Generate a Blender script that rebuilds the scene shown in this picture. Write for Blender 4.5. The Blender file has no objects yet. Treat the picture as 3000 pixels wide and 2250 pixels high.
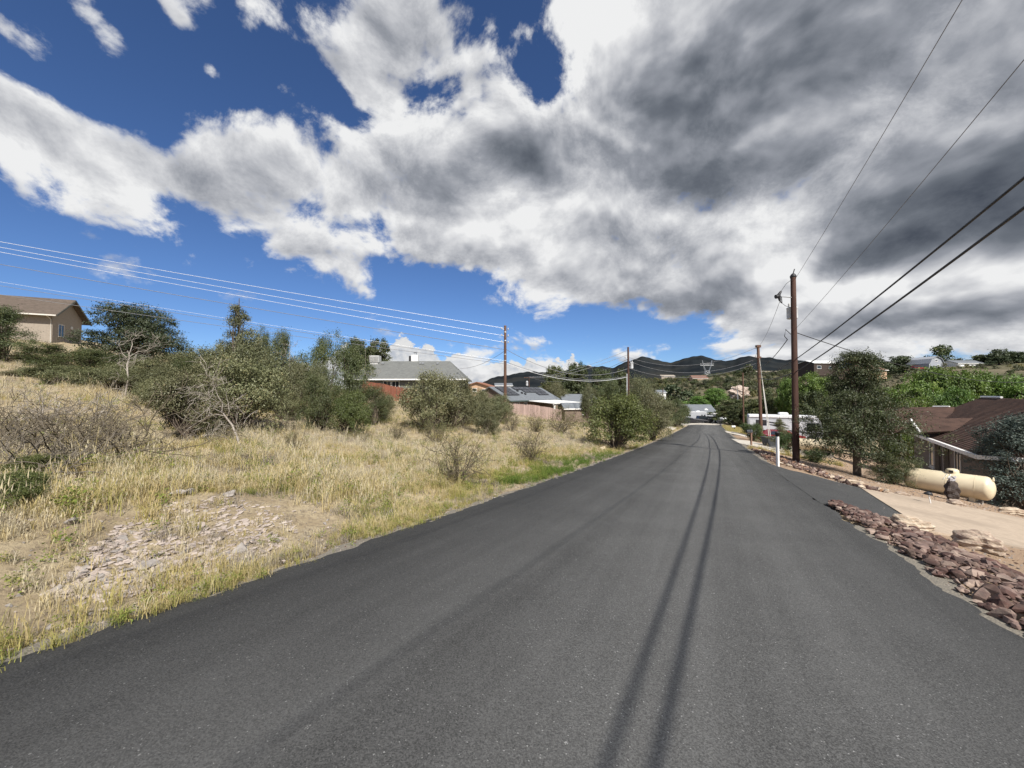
import bpy, bmesh, math, random
import numpy as np
from mathutils import Vector, Matrix
random.seed(7); np.random.seed(7); RNG = np.random.default_rng(11)
scene = bpy.context.scene; scene.render.engine = 'CYCLES'
COL = scene.collection
R = math.radians

cy = scene.cycles; cy.max_bounces = 5; cy.diffuse_bounces = 2; cy.glossy_bounces = 2; cy.transmission_bounces = 2; cy.caustics_reflective = False; cy.caustics_refractive = False

# ---------------------------------------------------------------- camera
FPX, CXP, CYP = 1127.0, 1500.0, 1125.0      # focal length and centre in photograph pixels
PITCH = R(1.27); EYE = 1.6
cam = bpy.data.cameras.new('camera'); camo = bpy.data.objects.new('camera', cam); COL.objects.link(camo)
cam.sensor_fit = 'HORIZONTAL'; cam.sensor_width = 36.0; cam.lens = 36.0*FPX/3000.0
cam.clip_start = 0.05; cam.clip_end = 60000
camo.location = (0, 0, EYE); camo.rotation_euler = (R(90)+PITCH, 0, 0)
scene.camera = camo

# ---------------------------------------------------------------- sun, sky, exposure
SUN_AZ = (0.37, -0.929); SUN_EL = 45.0       # horizontal direction towards the sun
sl = bpy.data.lights.new('sun', 'SUN'); so = bpy.data.objects.new('sun', sl); COL.objects.link(so)
sl.energy = 5.0; sl.angle = R(0.53); sl.color = (1.0, 0.955, 0.885)
sv = Vector((SUN_AZ[0]*math.cos(R(SUN_EL)), SUN_AZ[1]*math.cos(R(SUN_EL)), math.sin(R(SUN_EL))))
so.rotation_euler = sv.to_track_quat('Z', 'Y').to_euler()
vs = scene.view_settings; vs.view_transform = 'Standard'; vs.look = 'None'; vs.gamma = 1; vs.exposure = 0.5; vs.use_curve_mapping = False

SKY_S, CLOUD_S = 0.068, 0.64
world = bpy.data.worlds.new('World'); world.cycles.sampling_method = 'MANUAL'; world.cycles.sample_map_resolution = 512; scene.world = world; world.use_nodes = True
NT = world.node_tree; NT.nodes.clear()
class G:
    """tiny expression builder for node trees"""
    def __init__(s, nt): s.nt = nt
    def n(s, t, **kw):
        nd = s.nt.nodes.new(t)
        for k, v in kw.items(): setattr(nd, k, v)
        return nd
    def link(s, a, b): s.nt.links.new(a, b)
    def setin(s, sock, v):
        if isinstance(v, bpy.types.NodeSocket): s.link(v, sock)
        elif v is not None: sock.default_value = v
    def m(s, op, a, b=None, c=None, clamp=False):
        nd = s.n('ShaderNodeMath', operation=op, use_clamp=clamp)
        s.setin(nd.inputs[0], a); s.setin(nd.inputs[1], b)
        if c is not None: s.setin(nd.inputs[2], c)
        return nd.outputs[0]
    def vm(s, op, a, b=None):
        nd = s.n('ShaderNodeVectorMath', operation=op); s.setin(nd.inputs[0], a); s.setin(nd.inputs[1], b)
        return nd.outputs['Value'] if op in ('DOT_PRODUCT', 'LENGTH') else nd.outputs[0]
    def noise(s, vec, scale, detail=2, rough=.5, dist=0., ntype='FBM', lac=2.0):
        nd = s.n('ShaderNodeTexNoise'); nd.noise_type = ntype; s.setin(nd.inputs['Vector'], vec)
        nd.inputs['Scale'].default_value = scale; nd.inputs['Detail'].default_value = detail
        nd.inputs['Roughness'].default_value = rough; nd.inputs['Distortion'].default_value = dist; nd.inputs['Lacunarity'].default_value = lac
        return nd.outputs['Fac']
    def ss(s, v, lo, hi, tlo=0., thi=1.):
        nd = s.n('ShaderNodeMapRange', interpolation_type='SMOOTHSTEP'); s.setin(nd.inputs[0], v)
        s.setin(nd.inputs[1], lo); s.setin(nd.inputs[2], hi); s.setin(nd.inputs[3], tlo); s.setin(nd.inputs[4], thi)
        return nd.outputs[0]
    def mix(s, f, a, b, bt='MIX'):
        nd = s.n('ShaderNodeMix', data_type='RGBA', blend_type=bt); s.setin(nd.inputs[0], f)
        for sock, v in ((nd.inputs[6], a), (nd.inputs[7], b)):
            s.setin(sock, (*v, 1) if isinstance(v, tuple) and len(v) == 3 else v)
        return nd.outputs[2]

def ray(px, py):
    x, y = (px-CXP)/FPX, -(py-CYP)/FPX
    c, s_ = math.cos(PITCH), math.sin(PITCH)
    return Vector((x, c - y*s_, s_ + y*c))

def build_sky():
    g = G(NT)
    d = g.n('ShaderNodeTexCoord').outputs['Generated']
    sep = g.n('ShaderNodeSeparateXYZ'); g.link(d, sep.inputs[0]); x, y, z = sep.outputs
    zc = g.m('MAXIMUM', z, 0.0)
    inv = g.m('DIVIDE', 1.0, g.m('ADD', zc, 0.10))
    comb = g.n('ShaderNodeCombineXYZ'); g.link(g.m('MULTIPLY', x, inv), comb.inputs[0]); g.link(g.m('MULTIPLY', y, inv), comb.inputs[1])
    p = comb.outputs[0]                                     # point on a flat cloud deck
    def blob(px, py, rx, ry, rot=0.):                       # soft ellipse of sky around a direction; sizes in 2212-wide units
        c = ray(px*1.3562, py*1.3562).normalized()
        k = 1.3562/FPX*abs(c.y)                             # tangent scale towards the edges
        fx = k*rx*max(math.hypot(c.x, c.y)/1.0, .3)
        right = Vector((c.y, -c.x, 0)).normalized(); up = right.cross(c)
        r_ = math.radians(rot)
        a = right*math.cos(r_) + up*math.sin(r_); b = -right*math.sin(r_) + up*math.cos(r_)
        M = Matrix((a, b, -c)).transposed()
        mp = g.n('ShaderNodeMapping', vector_type='TEXTURE'); g.link(d, mp.inputs[0])
        mp.inputs['Location'].default_value = c; mp.inputs['Rotation'].default_value = M.to_euler()
        mp.inputs['Scale'].default_value = (fx, k*ry, 1.0)
        gr = g.n('ShaderNodeTexGradient', gradient_type='SPHERICAL'); g.link(mp.outputs[0], gr.inputs[0])
        return g.ss(gr.outputs['Fac'], 0., 1.)
    def total(lst, base):
        acc = base
        for w, b in lst: acc = g.m('MULTIPLY_ADD', blob(*b), w, acc)
        return acc
    # coverage of the cloud deck (positive = cloud, negative = clear)
    cov = total([
        ( .85, (1500, 130, 900, 360,   0)), ( .70, (1900, 330, 800, 420,   0)), ( .45, (1080, 330, 520, 240, -25)),
        ( .62, ( 860, 430, 560, 150, -14)), ( .68, ( 300, 350, 640, 100, -13)), ( .40, (  20, 290, 300, 90, -16)),
        ( .50, (1480, 570, 520, 170, -12)), ( .70, (2050, 640, 720, 170,   4)), ( .45, (1650, 640, 330, 110, -8)), ( .55, (1250, 440, 420, 150, 0)), (.35, (820, 240, 200, 110, -20)),
        ( .82, ( 220,  60, 190,  70, -40)), ( .50, ( 390,  45,  80,  50, -30)), ( .60, (455, 150, 60, 38, -30)), ( .62, (40,95,110,50,-30)), ( .30, (640, 190, 120, 50, -30)),
        (-.75, ( 380, 140, 520, 150,  -8)), (-.72, ( 700, 190, 280, 60,  -22)), (-1.0, (1190, 190, 165, 135, -20)),
        (-.75, ( 350, 600, 900, 160,  -8)), (-.70, (1060, 665, 420, 100,  -8)), (-.55, (1400, 740, 330, 70,  -6)),
        ( .60, (900, 70, 270, 140, 0)), (-.60, (90, 150, 330, 80, -10)), (-.3, (480, 60, 140, 110, 0)), (-.5, (100, 680, 700, 130, 0)),
    ], .38)
    zz = g.m('MULTIPLY_ADD', z, 1.15, g.m('MULTIPLY', g.m('SUBTRACT', 1., g.m('EXPONENT', g.m('MULTIPLY', zc, -9.))), .24))
    cq = g.n('ShaderNodeCombineXYZ'); g.link(x, cq.inputs[0]); g.link(y, cq.inputs[1]); g.link(zz, cq.inputs[2])
    warp = g.n('ShaderNodeTexNoise'); g.link(cq.outputs[0], warp.inputs['Vector']); warp.inputs['Scale'].default_value = 3.2; warp.inputs['Detail'].default_value = 1
    pw = g.vm('ADD', cq.outputs[0], g.vm('MULTIPLY', g.vm('SUBTRACT', warp.outputs['Color'], (.5, .5, .5)), (.16, .16, .12)))
    po = g.vm('ADD', pw, (SUN_AZ[0]*.02, 0., .035))
    def n2d(vec, sc, det, ro, di=0.): return g.noise(vec, sc, det, ro, di)
    n1 = n2d(pw, 4.4, 9, .62); n2 = n2d(po, 4.4, 4, .52); n1s = n2d(pw, 4.4, 4, .52)
    big = n2d(pw, 2.0, 2, .5)
    dens = g.m('SUBTRACT', g.m('ADD', g.m('MULTIPLY', cov, .66), g.m('MULTIPLY', n1, 2.5)), 1.42)
    puff = g.m('SUBTRACT', g.m('MULTIPLY', g.noise(g.vm('ADD', cq.outputs[0], (3.1, .7, 0.)), 9., 6, .6), 1.5), g.ss(z, .04, .5, .90, 1.05))      # small loose puffs in the clear air
    dens = g.m('MAXIMUM', dens, g.m('MULTIPLY', puff, .9))
    alpha = g.ss(dens, -.02, .25)
    thin = g.ss(dens, .0, .6)
    lit = g.m('MULTIPLY_ADD', g.m('SUBTRACT', n1s, n2), 6.0, g.m('MULTIPLY_ADD', g.m('SUBTRACT', n1, n1s), -2.5, .5))          # slope facing the sun
    dark = total([
        ( .50, (2060, 400, 560, 240,   2)), ( .42, (2150, 480, 420, 130,  4)), ( .40, (1560, 390, 300, 130, -20)), ( .38, (1800,  90, 760, 260,   0)),
        ( .30, (1130, 330, 200, 80, -10)), ( .22, (1330, 560, 260, 80, 0)), ( .22, (1500, 650, 260, 50, 0)), ( .25, (1450, 210, 200, 110, -20)), ( .22, (800, 400, 120, 50, -20)), ( .34, (2080, 680, 460, 50, 0)), ( .22, (620,240,200,60,-25)),
        (-.34, (1660, 480, 130, 150,  20)), (-.25, (1250, 60, 260, 140, 0)), (-.30, (2000, 600, 460, 40, 0)), (-.24, (1700, 620, 200, 90, 0)), (-.2,(1120,480,200,100,0)),
    ], .17)
    dk = g.m('ADD', dark, g.m('MULTIPLY', g.m('SUBTRACT', big, .5), .55))
    dk = g.m('ADD', dk, g.m('MULTIPLY', g.m('SUBTRACT', .5, lit), .40))
    dk = g.m('ADD', dk, g.m('MULTIPLY', g.m('SUBTRACT', thin, .7), .20), clamp=True)
    rp = g.n('ShaderNodeValToRGB'); g.link(dk, rp.inputs[0]); e = rp.color_ramp.elements
    stops = [(0., (.95, .955, .96)), (.12, (.74, .75, .775)), (.27, (.52, .535, .575)), (.42, (.33, .35, .395)), (.66, (.17, .19, .225)), (1., (.065, .078, .105))]
    e[0].position, e[0].color = stops[0][0], (*stops[0][1], 1); e[1].position, e[1].color = stops[-1][0], (*stops[-1][1], 1)
    for ps, c in stops[1:-1]:
        q = e.new(ps); q.color = (*c, 1)
    cloud = rp.outputs[0]
    # a row of far cumulus heads standing on the horizon
    az = g.m('ARCTAN2', x, y); el = g.m('ARCSINE', z)
    cb = g.n('ShaderNodeCombineXYZ'); g.link(az, cb.inputs[0]); g.link(g.m('MULTIPLY', el, 1.25), cb.inputs[1])
    q = cb.outputs[0]
    top = g.noise(g.vm('MULTIPLY', q, (1., .0, 0.)), 9., 2, .5)
    heap = g.m('ADD', g.m('MULTIPLY', g.ss(g.m('ABSOLUTE', g.m('SUBTRACT', az, -.28)), .50, .0), .15), g.m('MULTIPLY', g.ss(g.m('ABSOLUTE', g.m('SUBTRACT', az, .13)), .26, .0), .10))
    bil = g.noise(q, 30., 5, .58, .3)
    lim = g.m('ADD', g.m('ADD', heap, g.m('MULTIPLY_ADD', g.m('SUBTRACT', top, .5),   .12, -.030)), g.m('MULTIPLY', g.m('SUBTRACT', bil, .5), .10))
    hgt = g.m('SUBTRACT', lim, el)
    ca = g.ss(hgt, 0., .006)
    litq = g.noise(g.vm('ADD', q, (.006, .016, 0.)), 30., 5, .58, .3)
    cs = g.m('ADD', g.m('MULTIPLY', g.m('SUBTRACT', bil, litq), 2.2), g.m('MULTIPLY_ADD', hgt, -3.8, .92), clamp=True)
    ccol = g.mix(cs, (.34, .41, .53), (.86, .86, .855))
    # clear sky
    sky = g.n('ShaderNodeTexSky', sky_type='NISHITA'); sky.sun_disc = False
    sky.sun_elevation = R(SUN_EL); sky.sun_rotation = math.atan2(SUN_AZ[0], SUN_AZ[1])
    sky.altitude = 1600; sky.air_density = 1.0; sky.dust_density = .0; sky.ozone_density = 4.0
    bg0 = g.n('ShaderNodeBackground'); g.link(g.mix(1.0, sky.outputs[0], (.74, .90, 1.14), 'MULTIPLY'), bg0.inputs[0]); bg0.inputs[1].default_value = SKY_S
    bg1 = g.n('ShaderNodeBackground'); g.link(ccol, bg1.inputs[0]); bg1.inputs[1].default_value = CLOUD_S
    bg2 = g.n('ShaderNodeBackground'); g.link(cloud, bg2.inputs[0]); bg2.inputs[1].default_value = CLOUD_S
    m1 = g.n('ShaderNodeMixShader'); g.link(ca, m1.inputs[0]); g.link(bg0.outputs[0], m1.inputs[1]); g.link(bg1.outputs[0], m1.inputs[2])
    m2 = g.n('ShaderNodeMixShader'); g.link(alpha, m2.inputs[0]); g.link(m1.outputs[0], m2.inputs[1]); g.link(bg2.outputs[0], m2.inputs[2])
    out = g.n('ShaderNodeOutputWorld'); g.link(m2.outputs[0], out.inputs[0])
    return
build_sky()

# ================================================================ helpers
def tag(o, label=None, cat=None, group=None, kind=None):
    if label: o['label'] = label
    if cat: o['category'] = cat
    if group: o['group'] = group
    if kind: o['kind'] = kind
    return o
def empty(name, loc=(0, 0, 0), rz=0., label=None, cat=None, group=None, kind=None):
    o = bpy.data.objects.new(name, None); COL.objects.link(o); o.location = loc; o.rotation_euler = (0, 0, rz); o.empty_display_size = .1
    return tag(o, label, cat, group, kind)
def ob(name, me, mat=None, parent=None, loc=(0, 0, 0), rot=(0, 0, 0), sc=(1, 1, 1)):
    o = bpy.data.objects.new(name, me); COL.objects.link(o)
    o.location = loc; o.rotation_euler = rot; o.scale = sc
    if parent: o.parent = parent
    if mat and not me.materials: me.materials.append(mat)
    return o
def copy_tree(o, parent=None):
    c = o.copy(); COL.objects.link(c); c.parent = parent
    for ch in o.children: copy_tree(ch, c)
    return c
def mesh_np(name, V, F, mat=None, attrs=None, smooth=False):
    """V (n,3), F (m,k) all faces with k corners"""
    V = np.asarray(V, np.float32); F = np.asarray(F, np.int32); k = F.shape[1]
    me = bpy.data.meshes.new(name); me.vertices.add(len(V)); me.vertices.foreach_set('co', V.ravel())
    me.loops.add(F.size); me.loops.foreach_set('vertex_index', F.ravel())
    me.polygons.add(len(F)); me.polygons.foreach_set('loop_start', np.arange(0, F.size, k, dtype=np.int32))
    me.polygons.foreach_set('use_smooth', np.full(len(F), smooth))
    for an, dat in (attrs or {}).items():
        a = me.attributes.new(an, 'FLOAT', 'POINT'); a.data.foreach_set('value', np.asarray(dat, np.float32))
    me.update(calc_edges=True)
    if mat: me.materials.append(mat)
    return me
class MB:
    """collects shapes into one mesh"""
    def __init__(s): s.v = []; s.f = []; s.sm = []
    def add(s, V, F, smooth=False):
        b = len(s.v); s.v += [tuple(q) for q in V]; s.f += [tuple(b+i for i in f) for f in F]; s.sm += [smooth]*len(F); return s
    def box(s, c, d, rz=0., bev=0., rx=0., ry=0.):
        h = [q/2 for q in d]
        if bev > 0:
            b = min(bev, min(h)*.9); V = []
            for sx in (-1, 1):
                for sy in (-1, 1):
                    for sz in (-1, 1):
                        V += [(sx*(h[0]-b), sy*(h[1]-b), sz*h[2]), (sx*(h[0]-b), sy*h[1], sz*(h[2]-b)), (sx*h[0], sy*(h[1]-b), sz*(h[2]-b))]
            bm = bmesh.new(); vs_ = [bm.verts.new(q) for q in V]; bmesh.ops.convex_hull(bm, input=vs_)
            bm.verts.index_update(); V = [tuple(q.co) for q in bm.verts]; F = [[q.index for q in f.verts] for f in bm.faces]; bm.free()
        else:
            V = [(sx*h[0], sy*h[1], sz*h[2]) for sx in (-1, 1) for sy in (-1, 1) for sz in (-1, 1)]
            F = [(0, 1, 3, 2), (4, 6, 7, 5), (0, 4, 5, 1), (2, 3, 7, 6), (0, 2, 6, 4), (1, 5, 7, 3)]
        M = Matrix.Rotation(rz, 3, 'Z') @ Matrix.Rotation(ry, 3, 'Y') @ Matrix.Rotation(rx, 3, 'X')
        return s.add([M @ Vector(q) + Vector(c) for q in V], F)
    def tube(s, pts, rad, n=6, smooth=True, caps=True):
        pts = [Vector(q) for q in pts]; rad = rad if hasattr(rad, '__len__') else [rad]*len(pts)
        V = []; F = []; ref = None
        for i, q in enumerate(pts):
            t = (pts[min(i+1, len(pts)-1)] - pts[max(i-1, 0)])
            t = t.normalized() if t.length > 1e-9 else Vector((0, 0, 1))
            if ref is None: ref = Vector((1, 0, 0)) if abs(t.x) < .8 else Vector((0, 1, 0))
            a = (ref - t*ref.dot(t)); a = a.normalized() if a.length > 1e-6 else t.orthogonal().normalized()
            ref = a; b = t.cross(a)
            V += [q + (a*math.cos(2*math.pi*k/n) + b*math.sin(2*math.pi*k/n))*rad[i] for k in range(n)]
        for i in range(len(pts)-1):
            F += [(i*n+k, i*n+(k+1) % n, (i+1)*n+(k+1) % n, (i+1)*n+k) for k in range(n)]
        s.add(V, F, smooth)
        if caps and n > 2: s.add([V[k] for k in range(n)], [tuple(range(n))[::-1]]); s.add(V[-n:], [tuple(range(n))])
        return s
    def lathe(s, prof, n=16, M=None, smooth=True):
        """prof list of (r,z) about the z axis"""
        V = [(r*math.cos(2*math.pi*k/n), r*math.sin(2*math.pi*k/n), z) for r, z in prof for k in range(n)]
        F = [(i*n+k, i*n+(k+1) % n, (i+1)*n+(k+1) % n, (i+1)*n+k) for i in range(len(prof)-1) for k in range(n)]
        if M is not None: V = [M @ Vector(q) for q in V]
        s.add(V, F, smooth)
        s.add(V[:n], [tuple(range(n))[::-1]]); s.add(V[-n:], [tuple(range(n))]); return s
    def prism(s, poly, a, b, axis='y'):
        """2d polygon (u,v) extruded from a to b; axis y: (u,a,v), x: (a,u,v), z: (u,v,a)"""
        n = len(poly); f = {'y': lambda u, v, w: (u, w, v), 'x': lambda u, v, w: (w, u, v), 'z': lambda u, v, w: (u, v, w)}[axis]
        V = [f(u, v, a) for u, v in poly] + [f(u, v, b) for u, v in poly]
        return s.add(V, [tuple(range(n)), tuple(range(2*n-1, n-1, -1))] + [(i, n+i, n+(i+1) % n, (i+1) % n) for i in range(n)])
    def quad(s, a, b, c, d): return s.add([a, b, c, d], [(0, 1, 2, 3)])
    def slab(s, quad, th):
        """a planar quad given thickness th below it"""
        q = [Vector(p) for p in quad]; nrm = (q[1]-q[0]).cross(q[3]-q[0]).normalized()
        if nrm.z < 0: q = q[::-1]; nrm = -nrm
        lo = [p - nrm*th for p in q]; n = len(q)
        return s.add(q+lo, [tuple(range(n)), tuple(range(2*n-1, n-1, -1))] + [(i, n+i, n+(i+1) % n, (i+1) % n) for i in range(n)])
    def mesh(s, name, mat=None):
        me = bpy.data.meshes.new(name); me.from_pydata([tuple(q) for q in s.v], [], s.f)
        me.polygons.foreach_set('use_smooth', s.sm); bm = bmesh.new(); bm.from_mesh(me); bmesh.ops.recalc_face_normals(bm, faces=bm.faces); bm.to_mesh(me); bm.free()
        if mat: me.materials.append(mat)
        return me
    def build(s, name, mat, parent=None, loc=(0, 0, 0), rot=(0, 0, 0), label=None):
        o = ob(name, s.mesh(name, mat), None, parent, loc, rot)
        if label: o['label'] = label
        return o

# ---------------------------------------------------------------- materials
def new_mat(name):
    m = bpy.data.materials.new(name); m.use_nodes = True; nt = m.node_tree; nt.nodes.clear(); g = G(nt)
    out = g.n('ShaderNodeOutputMaterial'); bs = g.n('ShaderNodeBsdfPrincipled'); g.link(bs.outputs[0], out.inputs[0])
    return m, g, bs, out
def pm(name, c1, c2=None, scale=6., rough=.75, bump=0., bscale=40., detail=5, metal=0., spec=.35, c3=None, s3=1.2, stretch=None, rand=0.):
    """two-tone noise-mottled principled material; c3 = broad stains"""
    m, g, bs, out = new_mat(name)
    co = g.n('ShaderNodeTexCoord').outputs['Object']
    if stretch: co = g.vm('MULTIPLY', co, stretch)
    c2 = c2 or tuple(q*.8 for q in c1)
    col = g.mix(g.ss(g.noise(co, scale, detail, .6), .32, .68), c1, c2)
    if c3: col = g.mix(g.m('MULTIPLY', g.ss(g.noise(co, s3, 4, .6), .45, .7), .8), col, c3)
    if rand:
        oi = g.n('ShaderNodeObjectInfo').outputs['Random']; hs = g.n('ShaderNodeHueSaturation')
        g.link(g.m('MULTIPLY_ADD', oi, rand*2, 1-rand), hs.inputs['Value']); g.link(col, hs.inputs['Color']); col = hs.outputs[0]
    g.link(col, bs.inputs['Base Color'])
    bs.inputs['Roughness'].default_value = rough; bs.inputs['Metallic'].default_value = metal; bs.inputs['Specular IOR Level'].default_value = spec
    if bump:
        bn = g.n('ShaderNodeBump'); bn.inputs['Strength'].default_value = 1.0; bn.inputs['Distance'].default_value = bump
        g.link(g.noise(co, bscale, 4, .6), bn.inputs['Height']); g.link(bn.outputs[0], bs.inputs['Normal'])
    return m
def leaf_mat(name, ca, cb, cc=None, trans=.3, hue=.02, val=.18):
    """ca..cb mixed per leaf, cc = occasional dry or new leaves; slight tint per plant"""
    m, g, bs, out = new_mat(name)
    at = g.n('ShaderNodeAttribute', attribute_name='v').outputs['Fac']
    col = g.mix(at, ca, cb)
    if cc: col = g.mix(g.ss(at, .86, .9), col, cc)
    oi = g.n('ShaderNodeObjectInfo').outputs['Random']; hs = g.n('ShaderNodeHueSaturation')
    g.link(g.m('MULTIPLY_ADD', oi, hue*2, .5-hue), hs.inputs['Hue']); g.link(g.m('MULTIPLY_ADD', g.m('FRACT', g.m('MULTIPLY', oi, 7.3)), val*2, 1-val), hs.inputs['Value'])
    g.link(col, hs.inputs['Color'])
    df = g.n('ShaderNodeBsdfDiffuse'); tr = g.n('ShaderNodeBsdfTranslucent'); gl = g.n('ShaderNodeBsdfGlossy'); gl.inputs['Roughness'].default_value = .55
    for q in (df, tr): g.link(hs.outputs[0], q.inputs[0])
    mx = g.n('ShaderNodeMixShader'); mx.inputs[0].default_value = trans; g.link(df.outputs[0], mx.inputs[1]); g.link(tr.outputs[0], mx.inputs[2])
    m2 = g.n('ShaderNodeMixShader'); m2.inputs[0].default_value = .035; g.link(mx.outputs[0], m2.inputs[1]); g.link(gl.outputs[0], m2.inputs[2])
    g.link(m2.outputs[0], out.inputs[0]); g.nt.nodes.remove(bs)
    return m
def glass_mat(name, c=(.02, .025, .03), rough=.06):
    m, g, bs, out = new_mat(name); bs.inputs['Base Color'].default_value = (*c, 1); bs.inputs['Roughness'].default_value = rough; bs.inputs['Specular IOR Level'].default_value = .6
    return m

# ================================================================ terrain
DX, DY = math.sin(R(27.15)), math.cos(R(27.15))     # heading of the road
RC, RH = -0.84, 3.0                                 # road centre line offset, half width
def st(x, y): return DX*x + DY*y, DY*x - DX*y       # along the road, across it (right positive)
def xy(s, t): return DX*s + DY*t, DY*s - DX*t
_S = np.array([-80, -20, 0, 10, 20, 31, 54, 101, 130, 180, 400.]); _Z = np.array([5.5, 1.6, 0, -.79, -1.5, -2.22, -3.5, -5.86, -6.5, -7.0, -7.5])
_sf = np.linspace(-80, 400, 1921); _zf = np.convolve(np.pad(np.interp(_sf, _S, _Z), 24, 'edge'), np.ones(49)/49, 'valid')
_zf = _zf - np.interp(0, _sf, _zf)
def zr(s): return np.interp(s, _sf, _zf)
AZK = np.array([-180, -60, -14, -2, 8, 16, 24, 32, 40, 47, 56, 75, 180.])
RK = np.array([80, 110, 150, 200, 270, 350, 450, 600, 900, 2500, 9000.])
FARZ = np.array([
 [ 4, 4, 4, 4, 4, 4, 4, 4, 4, 2, 0], [8, 9, 9, 9, 9, 9, 9, 9, 8, 2, 0], [ 1, 0, -1, -1, -1, -1, -1, -1, -1, 0, 0], [-2, -3, -4, -4, -3, -2, 0, 1, 1, 0, 0],
 [-4, -5, -6, -5, -3, 1, 6, 9, 8, 0, 0], [-5, -6.4, -7, -5, -1, 6, 13.5, 16, 12, 0, 0], [-5.3, -7.0, -7.3, -4.5, 1.5, 9.5, 16.5, 18.5, 14, 0, 0],
 [-6, -7.2, -7, -3, 5, 14, 20, 21, 16, 0, 0], [-7, -7.2, -5, 2.5, 11, 16.5, 20, 20, 14, 0, 0], [-7.5, -6, 1, 8.5, 14, 17.5, 20, 20, 14, 0, 0],
 [-7, -3, 4, 10, 14, 16, 18, 18, 12, 0, 0], [-7, -4, 0, 4, 6, 8, 8, 8, 6, 0, 0], [4, 4, 4, 4, 4, 4, 4, 4, 4, 2, 0]], float)
def smooth01(v): v = np.clip(v, 0, 1); return v*v*(3-2*v)
def terrain(x, y, road_cut=True):
    x = np.asarray(x, float); y = np.asarray(y, float)
    s, t = st(x, y); tc = t - RC
    dl = np.maximum(-tc-RH, 0); dr = np.maximum(tc-RH, 0)
    kL = np.interp(s, [-60, 17, 35, 56, 100, 140], [.12, .127, .128, .08, .025, .0])
    dls = np.where(dl < 85, dl, 85+30*(1-np.exp(-(np.maximum(dl, 85)-85)/30)))
    fade = np.exp(-np.maximum(dl-90, 0)/120)
    z = zr(np.clip(s, -70, 200)) + kL*72*(dls/72)**1.3*smooth01(dl/3.)*fade
    z = z - .10*np.exp(-((dl-1.1)/.7)**2)*(dl > 0)
    z = z + np.interp(dr, [0, 1, 2, 6.5, 10, 20, 35, 60, 200], [0, -.07, -.27, -1.0, -1.75, -3.6, -5.0, -5.5, -6])
    # small lumps off the road
    lump = (np.sin(x*1.9+y*.7)*np.sin(y*1.6-x*.6+1.3)*.05 + np.sin(x*.63-1.1)*np.sin(y*.57+.4)*.11 + np.sin(x*.21+2)*np.sin(y*.26)*.25)
    z = z + lump*smooth01((dl-.6)/5.) + lump*.35*smooth01((dr-9.)/8.)
    r = np.hypot(x, y); az = np.degrees(np.arctan2(x, y))
    # far country: bilinear table in azimuth and distance
    ia = np.clip(np.searchsorted(AZK, az)-1, 0, len(AZK)-2); fa = smooth01((az-AZK[ia])/(AZK[ia+1]-AZK[ia]))
    lr = np.log(np.clip(r, RK[0], RK[-1])); LK = np.log(RK)
    ir = np.clip(np.searchsorted(LK, lr)-1, 0, len(RK)-2); fr = (lr-LK[ir])/(LK[ir+1]-LK[ir])
    zf = (FARZ[ia, ir]*(1-fr)+FARZ[ia, ir+1]*fr)*(1-fa) + (FARZ[ia+1, ir]*(1-fr)+FARZ[ia+1, ir+1]*fr)*fa
    zf = zf + (np.sin(x*.043+.5)*np.sin(y*.039+1.)*1.6 + np.sin(x*.11)*np.sin(y*.093+2)*.6)*smooth01((r-130)/150)*np.exp(-np.maximum(r-700, 0)/500)
    w = smooth01((r-88)/70.)
    onroad = smooth01((12-np.abs(tc))/8.)*smooth01((150-s)/30.)*smooth01((s+10)/10.)   # keep the road bed to its end
    w = w*(1-onroad)
    z = z*(1-w) + zf*w
    return z
def tz(x, y): return float(terrain(x, y))
def ground(px, py, far=900.):
    """where the line of sight through a photograph pixel meets the terrain"""
    d = ray(px, py); k0 = .5; prev = .5
    ks = np.geomspace(.6, far, 900); X, Y, Z = ks*d.x, ks*d.y, EYE + ks*d.z
    below = np.nonzero(Z < terrain(X, Y))[0]
    if not len(below): k = far
    else:
        i = below[0]; lo, hi = ks[max(i-1, 0)], ks[i]
        for _ in range(24):
            mid = (lo+hi)/2
            if EYE + mid*d.z < tz(mid*d.x, mid*d.y): hi = mid
            else: lo = mid
        k = hi
    return Vector((k*d.x, k*d.y, tz(k*d.x, k*d.y)))
def at(px, D):
    """ground point in the column of pixel px at depth D"""
    x = (px-CXP)/FPX*D; return Vector((x, D, tz(x, D)))
def pt(px, py, D):
    d = ray(px, py); k = D/d.y; return Vector((d.x*k, D, EYE+d.z*k))

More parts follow.
